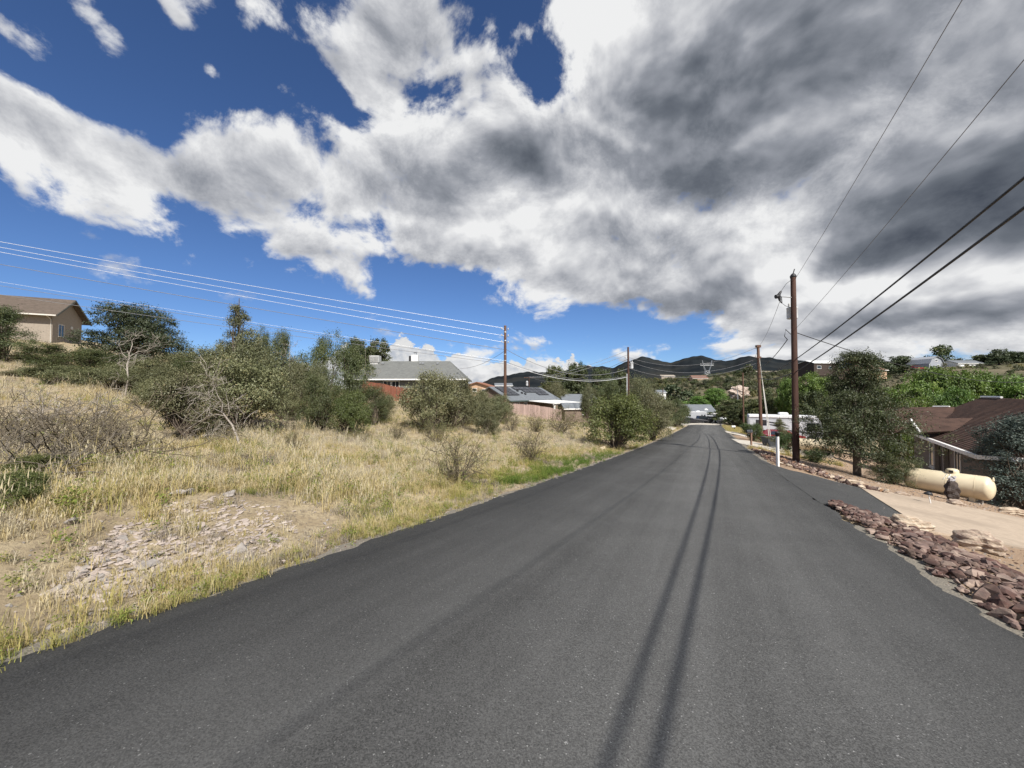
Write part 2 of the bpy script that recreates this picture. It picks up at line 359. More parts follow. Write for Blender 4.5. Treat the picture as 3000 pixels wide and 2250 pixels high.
# polar ground sheet round the camera
def build_ground():
    az = np.concatenate([np.radians(np.linspace(-64, 64, 420)), np.radians(np.linspace(66, 294, 60))])
    r = np.concatenate([[.02], np.geomspace(.6, 120, 330), np.geomspace(124, 12000, 90)])
    A, Rr = np.meshgrid(az, r); X, Y = Rr*np.sin(A), Rr*np.cos(A); Z = terrain(X, Y)
    s, t = st(X, Y); tc = np.abs(t-RC)
    Z = Z - (.05 + .0016*Rr)*smooth01((RH+.9-tc)/.8)*(s < 135)       # bed under the road sheet
    n, m = X.shape; V = np.stack([X, Y, Z], -1).reshape(-1, 3)
    idx = np.arange(n*m).reshape(n, m); nx = np.roll(idx, -1, 1)
    F = np.stack([idx[:-1], nx[:-1], nx[1:], idx[1:]], -1).reshape(-1, 4)
    tcs = t-RC
    yard = smooth01((tcs-RH)/.4)*smooth01((24-(tcs-RH))/10)*(s > -15)*smooth01((75-s)/10)
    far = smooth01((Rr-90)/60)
    me = mesh_np('ground', V, F, None, {'yard': yard.ravel(), 'far': far.ravel()}, True)
    m, g, bs, out = new_mat('dry_ground')
    co = g.n('ShaderNodeTexCoord').outputs['Object']
    yd = g.n('ShaderNodeAttribute', attribute_name='yard').outputs['Fac']; fr = g.n('ShaderNodeAttribute', attribute_name='far').outputs['Fac']
    straw = g.mix(g.ss(g.noise(co, 1.3, 6, .65), .35, .65), (.30, .235, .15), (.42, .345, .225))
    straw = g.mix(g.ss(g.noise(co, 14., 5, .7), .45, .7), straw, (.20, .16, .11))
    grav = g.mix(g.ss(g.noise(co, 60., 3, .8), .4, .62), (.40, .285, .19), (.25, .175, .12))
    grav = g.mix(g.m('MULTIPLY', g.ss(g.noise(co, 1.1, 4, .6), .45, .7), .6), grav, (.33, .255, .19))
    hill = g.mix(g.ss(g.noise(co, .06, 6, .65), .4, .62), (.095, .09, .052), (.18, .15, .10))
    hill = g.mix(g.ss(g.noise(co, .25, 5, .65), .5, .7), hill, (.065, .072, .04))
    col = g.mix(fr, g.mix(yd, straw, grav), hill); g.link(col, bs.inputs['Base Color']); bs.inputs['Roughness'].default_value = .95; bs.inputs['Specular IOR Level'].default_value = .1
    bn = g.n('ShaderNodeBump'); bn.inputs['Distance'].default_value = .03; g.link(g.noise(co, 30., 6, .75), bn.inputs['Height']); g.link(bn.outputs[0], bs.inputs['Normal'])
    me.materials.append(m); o = ob('ground', me); tag(o, kind='structure')
build_ground()

def asphalt(name, base=.052, wear_falloff=True):
    m, g, bs, out = new_mat(name)
    uv = g.n('ShaderNodeUVMap').outputs[0]
    vo = g.n('ShaderNodeTexVoronoi', feature='F1'); g.link(uv, vo.inputs['Vector']); vo.inputs['Scale'].default_value = 150.
    sep = g.n('ShaderNodeSeparateColor'); g.link(vo.outputs['Color'], sep.inputs[0])
    chip = sep.outputs[0]
    fine = g.noise(uv, 70., 4, .85)
    v = g.m('MULTIPLY_ADD', g.m('SUBTRACT', fine, .5), 1.35, g.m('MULTIPLY_ADD', g.m('SUBTRACT', chip, .5), .8, 1.0))
    v = g.m('ADD', v, g.m('MULTIPLY', g.m('GREATER_THAN', chip, .995), 1.6))
    v = g.m('ADD', v, g.m('MULTIPLY', g.m('SUBTRACT', g.noise(uv, .7, 6, .65), .5), .7))
    if wear_falloff:
        st_ = g.vm('MULTIPLY', uv, (1.0, .035, 1.))
        v = g.m('ADD', v, g.m('MULTIPLY', g.m('SUBTRACT', g.noise(st_, 2.1, 5, .65), .5), 1.0))
        sp = g.n('ShaderNodeSeparateXYZ'); g.link(uv, sp.inputs[0])
        for c, w, a in ((-1.55, .55, .16), (.35, .5, .16), (-.6, .35, -.12), (1.9, .6, .10)):      # polished wheel paths, oily middle
            q = g.m('DIVIDE', g.m('SUBTRACT', sp.outputs[0], c), w); e = g.m('EXPONENT', g.m('MULTIPLY', g.m('MULTIPLY', q, q), -1.))
            v = g.m('MULTIPLY_ADD', e, a, v)
        # less trafficked, darker binder towards both edges, plus lens falloff painted into the tone
        v = g.m('MULTIPLY', v, g.m('MULTIPLY', g.ss(g.m('ADD', sp.outputs[0], g.m('MULTIPLY', g.noise(uv, .25, 3, .5), 1.2)), -2.7, 1.2, .46, 1.12), g.ss(sp.outputs[0], 1.2, 3.2, 1., .68)))
    v = g.m('MAXIMUM', v, .12)
    vmn = g.n('ShaderNodeVectorMath', operation='SCALE'); vmn.inputs[0].default_value = (base, base*.995, base*.96); g.link(v, vmn.inputs['Scale'])
    g.link(vmn.outputs[0], bs.inputs['Base Color']); bs.inputs['Roughness'].default_value = .82; bs.inputs['Specular IOR Level'].default_value = .3
    bn = g.n('ShaderNodeBump'); bn.inputs['Distance'].default_value = .006; g.link(g.m('ADD', chip, fine), bn.inputs['Height']); g.link(bn.outputs[0], bs.inputs['Normal'])
    return m
M_ASPH = asphalt('road_asphalt', .080); M_ASPH2 = asphalt('apron_asphalt', .066, False)
def ragged(s, seed, amp=.05): return amp*(np.sin(s*2.3+seed)+.7*np.sin(s*5.9+seed*2)+.5*np.sin(s*11.3+seed*3))
def strip(name, S, tl, tr, lift, mat, n=9, kind='structure', flare=None):
    S = np.asarray(S); T = tl[:, None]*(1-np.linspace(0, 1, n))[None] + tr[:, None]*np.linspace(0, 1, n)[None]
    SS = np.repeat(S[:, None], n, 1); X, Y = xy(SS, T); Z = terrain(X, Y) + lift
    V = np.stack([X, Y, Z], -1).reshape(-1, 3); idx = np.arange(V.shape[0]).reshape(len(S), n)
    F = np.stack([idx[:-1, :-1], idx[:-1, 1:], idx[1:, 1:], idx[1:, :-1]], -1).reshape(-1, 4)
    me = mesh_np(name, V, F, mat, None, True); uvl = me.uv_layers.new(name='UVMap')
    UV = np.stack([T-RC, SS], -1).reshape(-1, 2); uvl.data.foreach_set('uv', UV[F.ravel()].astype(np.float32).ravel())
    return tag(ob(name, me), kind=kind)
Sr = np.concatenate([np.linspace(-14, 40, 700), np.linspace(40.3, 118, 180)])
flare = np.interp(Sr, [0, 86, 96, 104, 118], [0, 0, .6, 4, 16])
strip('road', Sr, RC-RH+ragged(Sr, 1, .035)+ragged(Sr*4.7, 3, .018)-flare, RC+RH+ragged(Sr, 4, .035)+ragged(Sr*4.1, 8, .015)+flare, .015, M_ASPH, 11)

# ---------------------------------------------------------------- drives, apron, shoulders
def sheet(name, upper, lower, lift, mat, n=14, m=8):
    """ground-hugging sheet between two pixel polylines (unprojected on the terrain)"""
    def line(P):
        W = [Vector(p) if len(p) == 3 else ground(*p) for p in P]; W = np.array([[w.x, w.y] for w in W])
        L = np.concatenate([[0], np.cumsum(np.hypot(*np.diff(W, axis=0).T))]); q = np.linspace(0, L[-1], n)
        return np.stack([np.interp(q, L, W[:, 0]), np.interp(q, L, W[:, 1])], -1)
    U, L_ = line(upper), line(lower); f = np.linspace(0, 1, m)[None, :, None]
    P = U[:, None]*(1-f) + L_[:, None]*f; Z = terrain(P[..., 0], P[..., 1]) + lift
    V = np.concatenate([P, Z[..., None]], -1); e = V[:, [0, -1]].copy(); e[..., 2] -= lift+.06
    V = np.concatenate([e[:, :1], V, e[:, 1:]], 1); mm = m+2
    V = V.reshape(-1, 3); idx = np.arange(len(V)).reshape(n, mm)
    F = np.stack([idx[:-1, :-1], idx[:-1, 1:], idx[1:, 1:], idx[1:, :-1]], -1).reshape(-1, 4)
    me = mesh_np(name, V, F, mat); uvl = me.uv_layers.new(name='UVMap'); uvl.data.foreach_set('uv', V[F.ravel(), :2].astype(np.float32).ravel())
    bm = bmesh.new(); bm.from_mesh(me); bmesh.ops.recalc_face_normals(bm, faces=bm.faces); bm.to_mesh(me); bm.free()
    return tag(ob(name, me), kind='structure')
M_CONC_TAN = pm('tan_concrete', (.43, .345, .26), (.35, .28, .21), 9., .92, .004, 80., c3=(.30, .24, .18), s3=.8, detail=8)
M_CONC = pm('pale_concrete', (.52, .48, .41), (.44, .40, .34), 2., .9, .002, 90., c3=(.36, .33, .28), s3=.7)
M_GRAVEL = pm('shoulder_gravel', (.25, .22, .175), (.13, .12, .10), 55., .95, .012, 70.)
sheet('driveway_apron', [(2212, 1339), (2262, 1362), (2319, 1380), (2453, 1414), (2526, 1431)], [(2404, 1476), (2440, 1484), (2520, 1500), (2598, 1516), (2672, 1523)], .019, M_ASPH2, 18, 10)
w0, w1 = ground(3000, 1522), ground(3000, 1612)
sheet('driveway', [(2518, 1429), (2700, 1461), (2850, 1491), tuple(w0), tuple(w0+Vector((6, -2.2, 0)))], [(2660, 1521), (2724, 1562), (2833, 1578), tuple(w1), tuple(w1+Vector((6, -2.2, 0)))], .035, M_CONC_TAN, 22, 10)
sheet('concrete_drive', [(2143, 1287), (2195, 1293), (2262, 1306), (2300, 1312), (2362, 1322)], [(2168, 1301), (2215, 1310), (2268, 1324), (2310, 1332), (2362, 1340)], .04, M_CONC, 16, 6)
sheet('concrete_drive', [(2122, 1263), (2150, 1266), (2185, 1274)], [(2130, 1269), (2160, 1275), (2190, 1283)], .05, M_CONC, 10, 5)
sheet('concrete_drive', [(1982, 1254), (1962, 1247), (1935, 1244)], [(1972, 1261), (1955, 1254), (1930, 1249)], .05, M_CONC, 10, 5)
sheet('cross_road', [(1985, 1241), (2040, 1239.5), (2118, 1242)], [(1980, 1245), (2040, 1244), (2125, 1247)], .06, M_CONC, 10, 5)
Sg = np.linspace(-13, 95, 520)
strip('road_shoulder', Sg, RC-RH-.17+ragged(Sg, 2, .05), RC-RH+.10+0*Sg, .006, M_GRAVEL, 4)
Sg2 = np.concatenate([np.linspace(-13, 8.6, 130)])
strip('road_shoulder', Sg2, RC+RH-.1+0*Sg2, RC+RH+.22+ragged(Sg2, 5, .05), .006, M_GRAVEL, 4)
Sg3 = np.linspace(20.5, 95, 300)
strip('road_shoulder', Sg3, RC+RH-.1+0*Sg3, RC+RH+.25+ragged(Sg3, 6, .06), .006, M_GRAVEL, 4)

# ---------------------------------------------------------------- rocks
def rock_mesh(name, seed, flat=.6, n=15, mat=None):
    r = np.random.default_rng(seed); P = r.normal(size=(n, 3)); P /= np.linalg.norm(P, axis=1)[:, None]
    P *= (.8+.3*r.random((n, 1))); P *= np.array([1., .55+.35*r.random(), flat*(.7+.5*r.random())])*.5
    bm = bmesh.new(); vv = [bm.verts.new(q) for q in P]; bmesh.ops.convex_hull(bm, input=vv)
    loose = [v for v in bm.verts if not v.link_faces]
    if loose: bmesh.ops.delete(bm, geom=loose, context='VERTS')
    me = bpy.data.meshes.new(name); bm.to_mesh(me); bm.free()
    if mat: me.materials.append(mat)
    return me
M_RIP = [pm('purple_rock', (.115, .060, .048), (.055, .034, .029), 7., .9, .006, 30., c3=(.19, .135, .105), s3=3., rand=.3),
         pm('brown_rock', (.20, .12, .08), (.10, .064, .05), 6., .9, .006, 30., c3=(.28, .175, .10), s3=3., rand=.3),
         pm('mauve_rock', (.18, .122, .10), (.095, .066, .058), 6., .9, .006, 30., c3=(.31, .24, .19), s3=2., rand=.3),
         pm('rust_rock', (.33, .18, .09), (.20, .115, .07), 6., .85, .006, 30.),
         pm('cream_rock', (.56, .48, .37), (.38, .30, .22), 6., .85, .006, 30.)]
M_SLAB = [pm('pinkish_slab_rock', (.42, .355, .305), (.30, .25, .22), 5., .9, .005, 30., c3=(.46, .40, .34), s3=2.),
          pm('grey_slab_rock', (.33, .30, .27), (.23, .205, .185), 5., .9, .005, 30.)]
RIPM = [[rock_mesh('rock', 100*j+k, .55, 16, M_RIP[j]) for k in range(4)] for j in range(5)]
SLABM = [[rock_mesh('stone', 700+100*j+k, .36, 12, M_SLAB[j]) for k in range(5)] for j in range(2)]
def joined(name, meshes, inst, mat, parent=None):
    """many small stones in one mesh: inst = list of (mesh index, loc, euler, scale)"""
    V = []; F = []; b = 0; cache = []
    for me in meshes:
        bm = bmesh.new(); bm.from_mesh(me); bmesh.ops.triangulate(bm, faces=bm.faces); bm.verts.index_update()
        cache.append((np.array([v.co[:] for v in bm.verts]), np.array([[v.index for v in f.verts] for f in bm.faces]))); bm.free()
    for k, loc, eu, sc in inst:
        v, f = cache[k]; M = np.array(Matrix.Rotation(eu, 3, 'Z')); V.append(v*sc @ M.T + np.array(loc)); F.append(f+b); b += len(v)
    return ob(name, mesh_np(name, np.concatenate(V), np.concatenate(F), mat), None, parent)
def scatter_rocks(parent, pts, meshes, weights, sizes, name, sink=.25, tilt=.62):
    big = sorted(pts, key=lambda q: -q[3]/max(math.hypot(q[0], q[1]), 1.))
    keep, rest = big[:290], big[290:]
    for x, y, z, sz in keep:
        j = random.choices(range(len(meshes)), weights)[0]; me = random.choice(meshes[j])
        ob(name, me, None, parent, (x, y, z+sz*.12), (random.gauss(0, tilt), random.gauss(0, tilt), random.random()*6.3), (sz, sz*random.uniform(.8, 1.2), sz*random.uniform(.8, 1.2)))
    if rest:
        for j in range(len(meshes)):
            sel = [q for i, q in enumerate(rest) if i % len(meshes) == j]
            if sel and j == 0:
                o = joined('small_'+name+'s', meshes[0], [(random.randrange(len(meshes[0])), (q[0], q[1], q[2]+q[3]*.1), random.random()*6.3, q[3]) for q in rest if random.random() < .5], None, parent); o['kind'] = 'stuff'; o.data.materials.append(meshes[0][0].materials[0])
            elif sel and j == 2:
                o = joined('small_'+name+'s', meshes[2], [(random.randrange(len(meshes[2])), (q[0], q[1], q[2]+q[3]*.1), random.random()*6.3, q[3]) for q in rest if random.random() < .5], None, parent); o['kind'] = 'stuff'; o.data.materials.append(meshes[2][0].materials[0])
# rock border nearer than the drive
bed = empty('rock_border', (0, 0, 0), 0, 'border of tumbled purple brown rocks along the near right road edge', 'rock border')
P_ = []
for _ in range(3800):
    s = random.uniform(.2, 10.6); w = np.interp(s, [0, 5, 9, 10.6], [1.75, 1.5, 1.0, .35]); dr = .1 + random.random()**.9*w
    x, y = xy(s, RC+RH+dr); sz = random.choice([.045, .05, .06, .07, .085, .1, .125, .16, .21])*random.uniform(.8, 1.15)
    P_.append((x, y, tz(x, y)+-.01+.09*math.sin(math.pi*min(dr/w, 1)), sz))
scatter_rocks(bed, P_, RIPM, [6, 4.5, 3, .7, .8], None, 'rock')
bed2 = empty('rock_border', (0, 0, 0), 0, 'border of mauve rocks around the white lamp post and utility pole', 'rock border')
P_ = []
for _ in range(1100):
    s = random.uniform(16.5, 29.5); w = np.interp(s, [16.5, 19, 24, 29.5], [.6, 1.5, 1.7, .7]); dr = np.interp(s, [16.5, 19, 22], [2.3, 1.0, .25]) + random.random()*w
    x, y = xy(s, RC+RH+dr); sz = random.choice([.08, .1, .13, .17, .21, .26])*random.uniform(.8, 1.15)
    P_.append((x, y, tz(x, y)+.03, sz))
scatter_rocks(bed2, P_, RIPM, [3, 3, 6, .6, 2.2], None, 'rock')
# pale boulders of the right yard, stratified
def boulder(name, px, py, L, W, H, mat, label, rz, seed):
    r = np.random.default_rng(seed); bm = bmesh.new(); bmesh.ops.create_icosphere(bm, subdivisions=4, radius=.5)
    for v in bm.verts:
        c = v.co; n = .16*math.sin(c.x*7+seed)+.12*math.sin(c.y*9+c.z*5+seed*2)+.07*math.sin(c.z*31+2.*math.sin(c.x*5+seed))+.05*math.sin(c.x*23+c.y*17)
        v.co = Vector((c.x*(1+n), c.y*(1+n), max(c.z*(1+n*.8), -.32)))
        v.co.z += .03*(round(v.co.z*8)/8-v.co.z)*4
    me = bpy.data.meshes.new(name); bm.to_mesh(me); bm.free(); me.materials.append(mat)
    p = ground(px, py); o = ob(name, me, None, None, (p.x, p.y, p.z+H*.22), (0, 0, rz), (L, W, H)); return tag(o, label, 'boulder')
M_BLD = pm('cream_boulder', (.60, .52, .40), (.40, .30, .21), 3.2, .9, .02, 12., c3=(.30, .19, .13), s3=2.2, stretch=(1, 1, 3.5))
M_BLD2 = pm('banded_boulder', (.55, .46, .35), (.27, .19, .145), 3., .9, .02, 12., c3=(.22, .15, .12), s3=1.8, stretch=(1, 1, 4))
boulder('boulder', 2668, 1550, .55, .36, .3, M_BLD, 'cream boulder at the corner of the rocks beside the tan driveway', -.75, 3)
boulder('boulder', 2862, 1610, .46, .42, .42, M_BLD2, 'brown banded boulder with pale crest in gravel below the tan driveway', -.5, 5)
boulder('boulder', 2800, 1482, .5, .34, .26, M_BLD2, 'layered boulder lying in front of the dark stone pillar', -.4, 8)
boulder('boulder', 2965, 1506, .6, .36, .34, M_BLD, 'whitish layered boulder right of the propane tank', -.3, 11)
boulder('boulder', 2640, 1452, .5, .22, .16, M_BLD2, 'flat reddish boulder left of the propane tank', -.35, 14)
boulder('boulder', 2492, 1420, .6, .36, .28, M_BLD, 'pale boulder where the asphalt apron meets the yard', -.5, 17)
# bedrock outcrop left of the road
oc = empty('rock_outcrop', (0, 0, 0), 0, 'pale broken bedrock outcrop in dry grass left of the road', 'rock outcrop')
P_ = []; poly = [(120, 1745), (240, 1640), (330, 1550), (480, 1480), (640, 1455), (820, 1480), (880, 1560), (760, 1640), (580, 1690), (320, 1765)]
def inside(x, y, P):
    c = False; j = len(P)-1
    for i in range(len(P)):
        if (P[i][1] > y) != (P[j][1] > y) and x < (P[j][0]-P[i][0])*(y-P[i][1])/(P[j][1]-P[i][1])+P[i][0]: c = not c
        j = i
    return c
while len(P_) < 2600:
    a, b = random.uniform(110, 890), random.uniform(1450, 1770)
    if not inside(a, b, poly): continue
    q = ground(a, b); sz = random.choice([.022, .028, .034, .04, .05, .065, .085, .11]) * random.uniform(.8, 1.2)
    P_.append((q.x, q.y, q.z-.005, sz))
for a, b, sz in [(215, 1730, .55), (265, 1700, .5), (300, 1735, .45), (440, 1655, .7), (520, 1650, .55), (410, 1690, .5), (700, 1610, .75), (745, 1590, .45), (355, 1580, .4), (380, 1560, .32), (560, 1600, .45), (610, 1620, .4), (640, 1580, .4), (240, 1670, .35)]:
    q = ground(a, b); P_.append((q.x, q.y, q.z-.05*sz, sz*.46))
scatter_rocks(oc, P_, [SLABM[0], SLABM[1], SLABM[0]], [5, 2, 3], None, 'stone', tilt=.22)
for a, b, sz, lb in [(525, 1452, .34, 'long pale stone lying in straw grass above the outcrop'), (557, 1447, .26, 'angular white stone beside the long pale stone above the outcrop'), (672, 1452, .30, 'white stone near the right end of the outcrop'), (765, 1400, .3, 'lone grey stone half hidden in pale grass'), (210, 1535, .22, 'small whitish stone alone in grass at left')]:
    q = ground(a, b); o = ob('stone', rock_mesh('stone', a, .5, 15, M_SLAB[1]), None, None, (q.x, q.y, q.z+.04), (0.1, 0, a), (sz*.75, sz*.75, sz*.75)); tag(o, lb, 'stone')
q = ground(1768, 1318); o = ob('stone', rock_mesh('stone', 77, .5, 15, M_BLD), None, None, (q.x, q.y, q.z+.1), (0, 0, 1), (.6, .5, .5)); tag(o, 'white stone in the grass verge below the large green bush', 'stone')

# ---------------------------------------------------------------- foliage generators
def cards(C, size, aspect=1.8, up=.25, out=None, rng=RNG):
    """one leaf quad per centre; returns V,F,v"""
    n = len(C); nrm = rng.normal(size=(n, 3)); nrm[:, 2] = np.abs(nrm[:, 2])+up
    if out is not None: nrm = nrm + out*.7
    nrm /= np.linalg.norm(nrm, axis=1)[:, None]
    a = np.cross(nrm, rng.normal(size=(n, 3))); a /= np.linalg.norm(a, axis=1)[:, None]+1e-9; b = np.cross(nrm, a)
    L = (size*(.65+.7*rng.random(n)))[:, None] if np.isscalar(size) else size[:, None]
    Wd = L/aspect
    V = np.stack([C-a*L*.5, C+b*Wd*.5-a*L*.05, C+a*L*.5, C-b*Wd*.5-a*L*.05], 1).reshape(-1, 3)
    F = np.arange(4*n).reshape(n, 4); v = np.repeat(rng.random(n), 4)
    return V, F, v
def lobed_crown(rng, W, H, z0, nl, ncl, nlf, leaf, spread, aspect=1.8, shape='dome', flat=1., inner=.15, squash=(1, 1)):
    """leaf clumps on the surfaces of many overlapping lobes; returns V,F,v,clump centres"""
    lob = []
    for i in range(nl):
        a = rng.random()*6.283; q = math.sqrt(rng.random()); h = rng.random()
        if shape == 'dome': env = math.sqrt(max(1-(h*.95)**2, .05))
        elif shape == 'cone': env = (1-h)**.8+.06
        elif shape == 'oval': env = math.sin(math.pi*(.12+.82*h))**.6
        else: env = 1.
        rad = (.16+.16*rng.random())*W*(1.1-.45*h if shape != 'cone' else 1.05-.75*h)
        lob.append((q*env*(W/2-rad*.6)*math.cos(a)*squash[0], q*env*(W/2-rad*.6)*math.sin(a)*squash[1], z0+(H-z0)*(.12+.8*h), rad))
    lob = np.array(lob); j = rng.integers(0, nl, ncl); d = rng.normal(size=(ncl, 3)); d[:, 2] += .35; d /= np.linalg.norm(d, axis=1)[:, None]
    rr = np.where(rng.random(ncl) < inner, rng.random(ncl), .8+.3*rng.random(ncl))
    C = lob[j, :3] + d*(lob[j, 3]*rr)[:, None]*np.array([1, 1, .85*flat]); C[:, 2] = np.clip(C[:, 2], z0*.6+.03, H*1.06)
    k = np.repeat(np.arange(ncl), nlf); cs = spread*(.6+.8*rng.random(ncl))
    P = C[k] + rng.normal(size=(len(k), 3))*cs[k][:, None]*np.array([1, 1, .75*flat]); P[:, 2] = np.maximum(P[:, 2], .02)
    V, F, v = cards(P, leaf, aspect, .25, d[k], rng)
    tone = np.repeat(rng.random(ncl)[k], 4)
    return V, F, np.clip(v*.5+tone*.5, 0, 1), C
def twigs(rng, C, base=(0, 0, 0), r0=.05, r1=.008, sub=None, n=4, wob=.12, stems=None):
    """limbs from the base to a sample of clump centres"""
    mb = MB(); C = np.asarray(C); sel = C if sub is None or sub >= len(C) else C[rng.choice(len(C), sub, False)]
    for c in sel:
        b = np.array(base) + (rng.normal(size=3)*[.5, .5, 0]*r0*3 if stems is None else np.array(stems[rng.integers(len(stems))]))
        L = np.linalg.norm(c-b); m1 = b*.62+c*.38+rng.normal(size=3)*wob*L*.5+np.array([0, 0, .06*L]); m2 = b*.28+c*.72+rng.normal(size=3)*wob*L*.4
        mb.tube([b, m1, m2, c], [r0, r0*.62, r0*.32, r1], n, True, False)
    return mb
def branch_tree(mb, rng, p, d, L, r, depth, bend=.25, split=(2, 3), droop=0., tips=None, minr=.006, seg=4, n=5, shrink=.68):
    pts = [p]; rad = [r]; q = Vector(p); dd = Vector(d).normalized()
    for i in range(seg):
        dd = (dd + Vector(rng.normal(size=3))*bend/seg*1.6 + Vector((0, 0, -droop/seg))).normalized(); q = q + dd*L/seg; pts.append(q.copy()); rad.append(max(r*(1-.45*(i+1)/seg), minr))
    mb.tube(pts, rad, n if r > .02 else 3, True, False)
    if depth == 0:
        if tips is not None: tips.append(q.copy())
        return
    for k in range(rng.integers(split[0], split[1]+1)):
        i = seg if k == 0 else rng.integers(max(1, seg//2), seg+1)
        nd = (dd + Vector(rng.normal(size=3))*.62).normalized()
        branch_tree(mb, rng, pts[i], nd, L*shrink*rng.uniform(.75, 1.15), max(rad[i]*.72, minr), depth-1, bend, split, droop, tips, minr, seg, n, shrink)

M_OAK = leaf_mat('scrub_oak_leaf', (.084, .092, .040), (.205, .205, .102), (.24, .20, .10), .26, .015, .2)
M_JUN = leaf_mat('juniper_foliage', (.040, .058, .021), (.120, .138, .050), (.17, .15, .055), .26, .016, .2)
M_JUND = leaf_mat('deep_juniper_foliage', (.026, .038, .016), (.092, .105, .040), (.14, .125, .05), .24, .01, .05)  # darker green foliage of the tall juniper
M_DARK = leaf_mat('dark_pine_needles', (.034, .052, .026), (.085, .105, .048), None, .25, .01, .12)
M_BRIGHT = leaf_mat('bright_ash_leaf', (.075, .13, .025), (.18, .275, .055), (.26, .32, .08), .4, .015, .15)
M_BLUE = leaf_mat('blue_juniper_foliage', (.055, .080, .066), (.125, .158, .130), None, .25, .01, .1)
M_HEDGE = leaf_mat('hedge_leaf', (.038, .068, .020), (.085, .135, .035), (.13, .15, .05), .28, .015, .12)
M_GREENB = leaf_mat('green_bush_leaf', (.062, .085, .022), (.140, .165, .046), (.17, .17, .05), .28, .012, .1)
M_OLIVE = leaf_mat('olive_shrub_leaf', (.125, .125, .045), (.205, .190, .075), (.24, .18, .08), .3, .02, .2)
M_BARK = pm('grey_brown_bark', (.16, .125, .095), (.085, .066, .052), 14., .95, .01, 40., stretch=(1, 1, .3))
M_DEADW = pm('bleached_dead_wood', (.40, .36, .31), (.25, .215, .18), 9., .9, .006, 40., c3=(.19, .16, .13), s3=4., stretch=(1, 1, .35))
M_BRUSH = pm('grey_brush_twig', (.17, .145, .112), (.10, .085, .066), 9., .95)
M_TWIG = pm('brown_shrub_twig', (.15, .122, .082), (.085, .069, .047), 9., .95)

def plant_proto(kind, seed):
    rng = np.random.default_rng(seed)
    if kind == 'oak':
        V, F, v, C = lobed_crown(rng, 3.4, 2.3, .1, 11, 280, 88, .066, .15, 1.7, 'dome'); tw = twigs(rng, C, r0=.032, sub=70, wob=.2); mt = M_OAK
    elif kind == 'jun':
        V, F, v, C = lobed_crown(rng, 2.9, 2.7, .08, 13, 280, 88, .06, .125, 2.3, 'oval'); tw = twigs(rng, C, r0=.035, sub=45); mt = M_JUN
    elif kind == 'brush':     # twiggy half-bare shrub
        tw = MB(); tips = []
        for i in range(34):
            a = rng.random()*6.283; e = rng.uniform(.35, 1.35); branch_tree(tw, rng, (rng.normal()*.08, rng.normal()*.08, 0), (math.cos(a)*math.cos(e), math.sin(a)*math.cos(e), math.sin(e)), rng.uniform(.42, .75), .013, 2, .3, (2, 3), 0., tips, .0045, 3, 4, .62)
        T = np.array([t[:] for t in tips]); k = rng.integers(0, len(T), 2600); V, F, v = cards(T[k]+rng.normal(size=(2600, 3))*.055, .036, 2.4, .2, None, rng); mt = M_OLIVE
    elif kind == 'ash':
        V, F, v, C = lobed_crown(rng, 7.2, 6.4, .8, 30, 300, 88, .19, .25, 1.5, 'dome', .8, .06); tw = twigs(rng, C, (0, 0, 0), .13, .015, 40); tw.tube([(0, 0, -.4), (.05, 0, 1.5), (0, .08, 3.4)], [.22, .18, .1], 8); mt = M_BRIGHT
    elif kind == 'pine':
        V, F, v, C = lobed_crown(rng, 8.6, 6.2, .4, 34, 760, 62, .19, .26, 2.8, 'dome', .8, .1); tw = twigs(rng, C, (0, 0, .8), .1, .012, 70); tw.tube([(0, 0, -.4), (.05, 0, 2.5), (0, .1, 5.2)], [.26, .2, .06], 8); mt = M_DARK
    elif kind == 'spire':
        V, F, v, C = lobed_crown(rng, 2.6, 5.6, .3, 30, 300, 62, .085, .12, 2.6, 'cone', .9); tw = twigs(rng, C, (0, 0, 1.), .05, .01, 50); tw.tube([(0, 0, -.3), (0, 0, 2.8), (0, 0, 5.5)], [.13, .08, .02], 7); mt = M_OAK
    elif kind == 'tallj':     # tall loose juniper with visible limbs
        V, F, v, C = lobed_crown(rng, 5.8, 5.8, .5, 44, 900, 80, .085, .15, 2.6, 'cone', .85, .2); tw = twigs(rng, C, (0, 0, 1.6), .04, .006, 60, 5, .16); tw.tube([(0, 0, -.4), (.06, .02, 1.2), (-.04, .05, 3.), (0, 0, 4.9)], [.19, .15, .1, .03], 9); mt = M_JUN
    elif kind == 'hedge':
        V, F, v, C = lobed_crown(rng, 1.7, 1.25, .05, 14, 240, 62, .05, .085, 1.6, 'box', 1., .1); tw = twigs(rng, C, r0=.02, sub=25); mt = M_HEDGE
    elif kind == 'blue':
        V, F, v, C = lobed_crown(rng, 3.4, 4.4, .1, 24, 420, 80, .075, .14, 2.4, 'oval', .9, .08); tw = twigs(rng, C, r0=.05, sub=40); mt = M_BLUE
    elif kind == 'fartree':
        V, F, v, C = lobed_crown(rng, 6., 5., .4, 11, 90, 22, .42, .34, 1.5, 'dome', .85); tw = twigs(rng, C, r0=.12, sub=10); tw.tube([(0, 0, -.5), (0, 0, 2.5)], [.2, .12], 6); mt = M_OAK
    elif kind == 'farbush':
        V, F, v, C = lobed_crown(rng, 3., 1.9, .05, 6, 26, 16, .32, .26, 1.4, 'dome'); tw = None; mt = M_OAK
    me = mesh_np('crown', V, F, mt, {'v': v})
    return me, (tw.mesh('trunk', M_TWIG if kind in ('brush',) else M_BARK) if tw else None)
PROTO = {}
for kind, seeds in dict(oak=(1, 2, 3), jun=(4, 5), brush=(6, 7), ash=(8, 9), pine=(10,), spire=(11,), tallj=(12,), hedge=(13,), blue=(14,), fartree=(15, 16), farbush=(17, 18)).items():
    PROTO[kind] = [plant_proto(kind, s) for s in seeds]
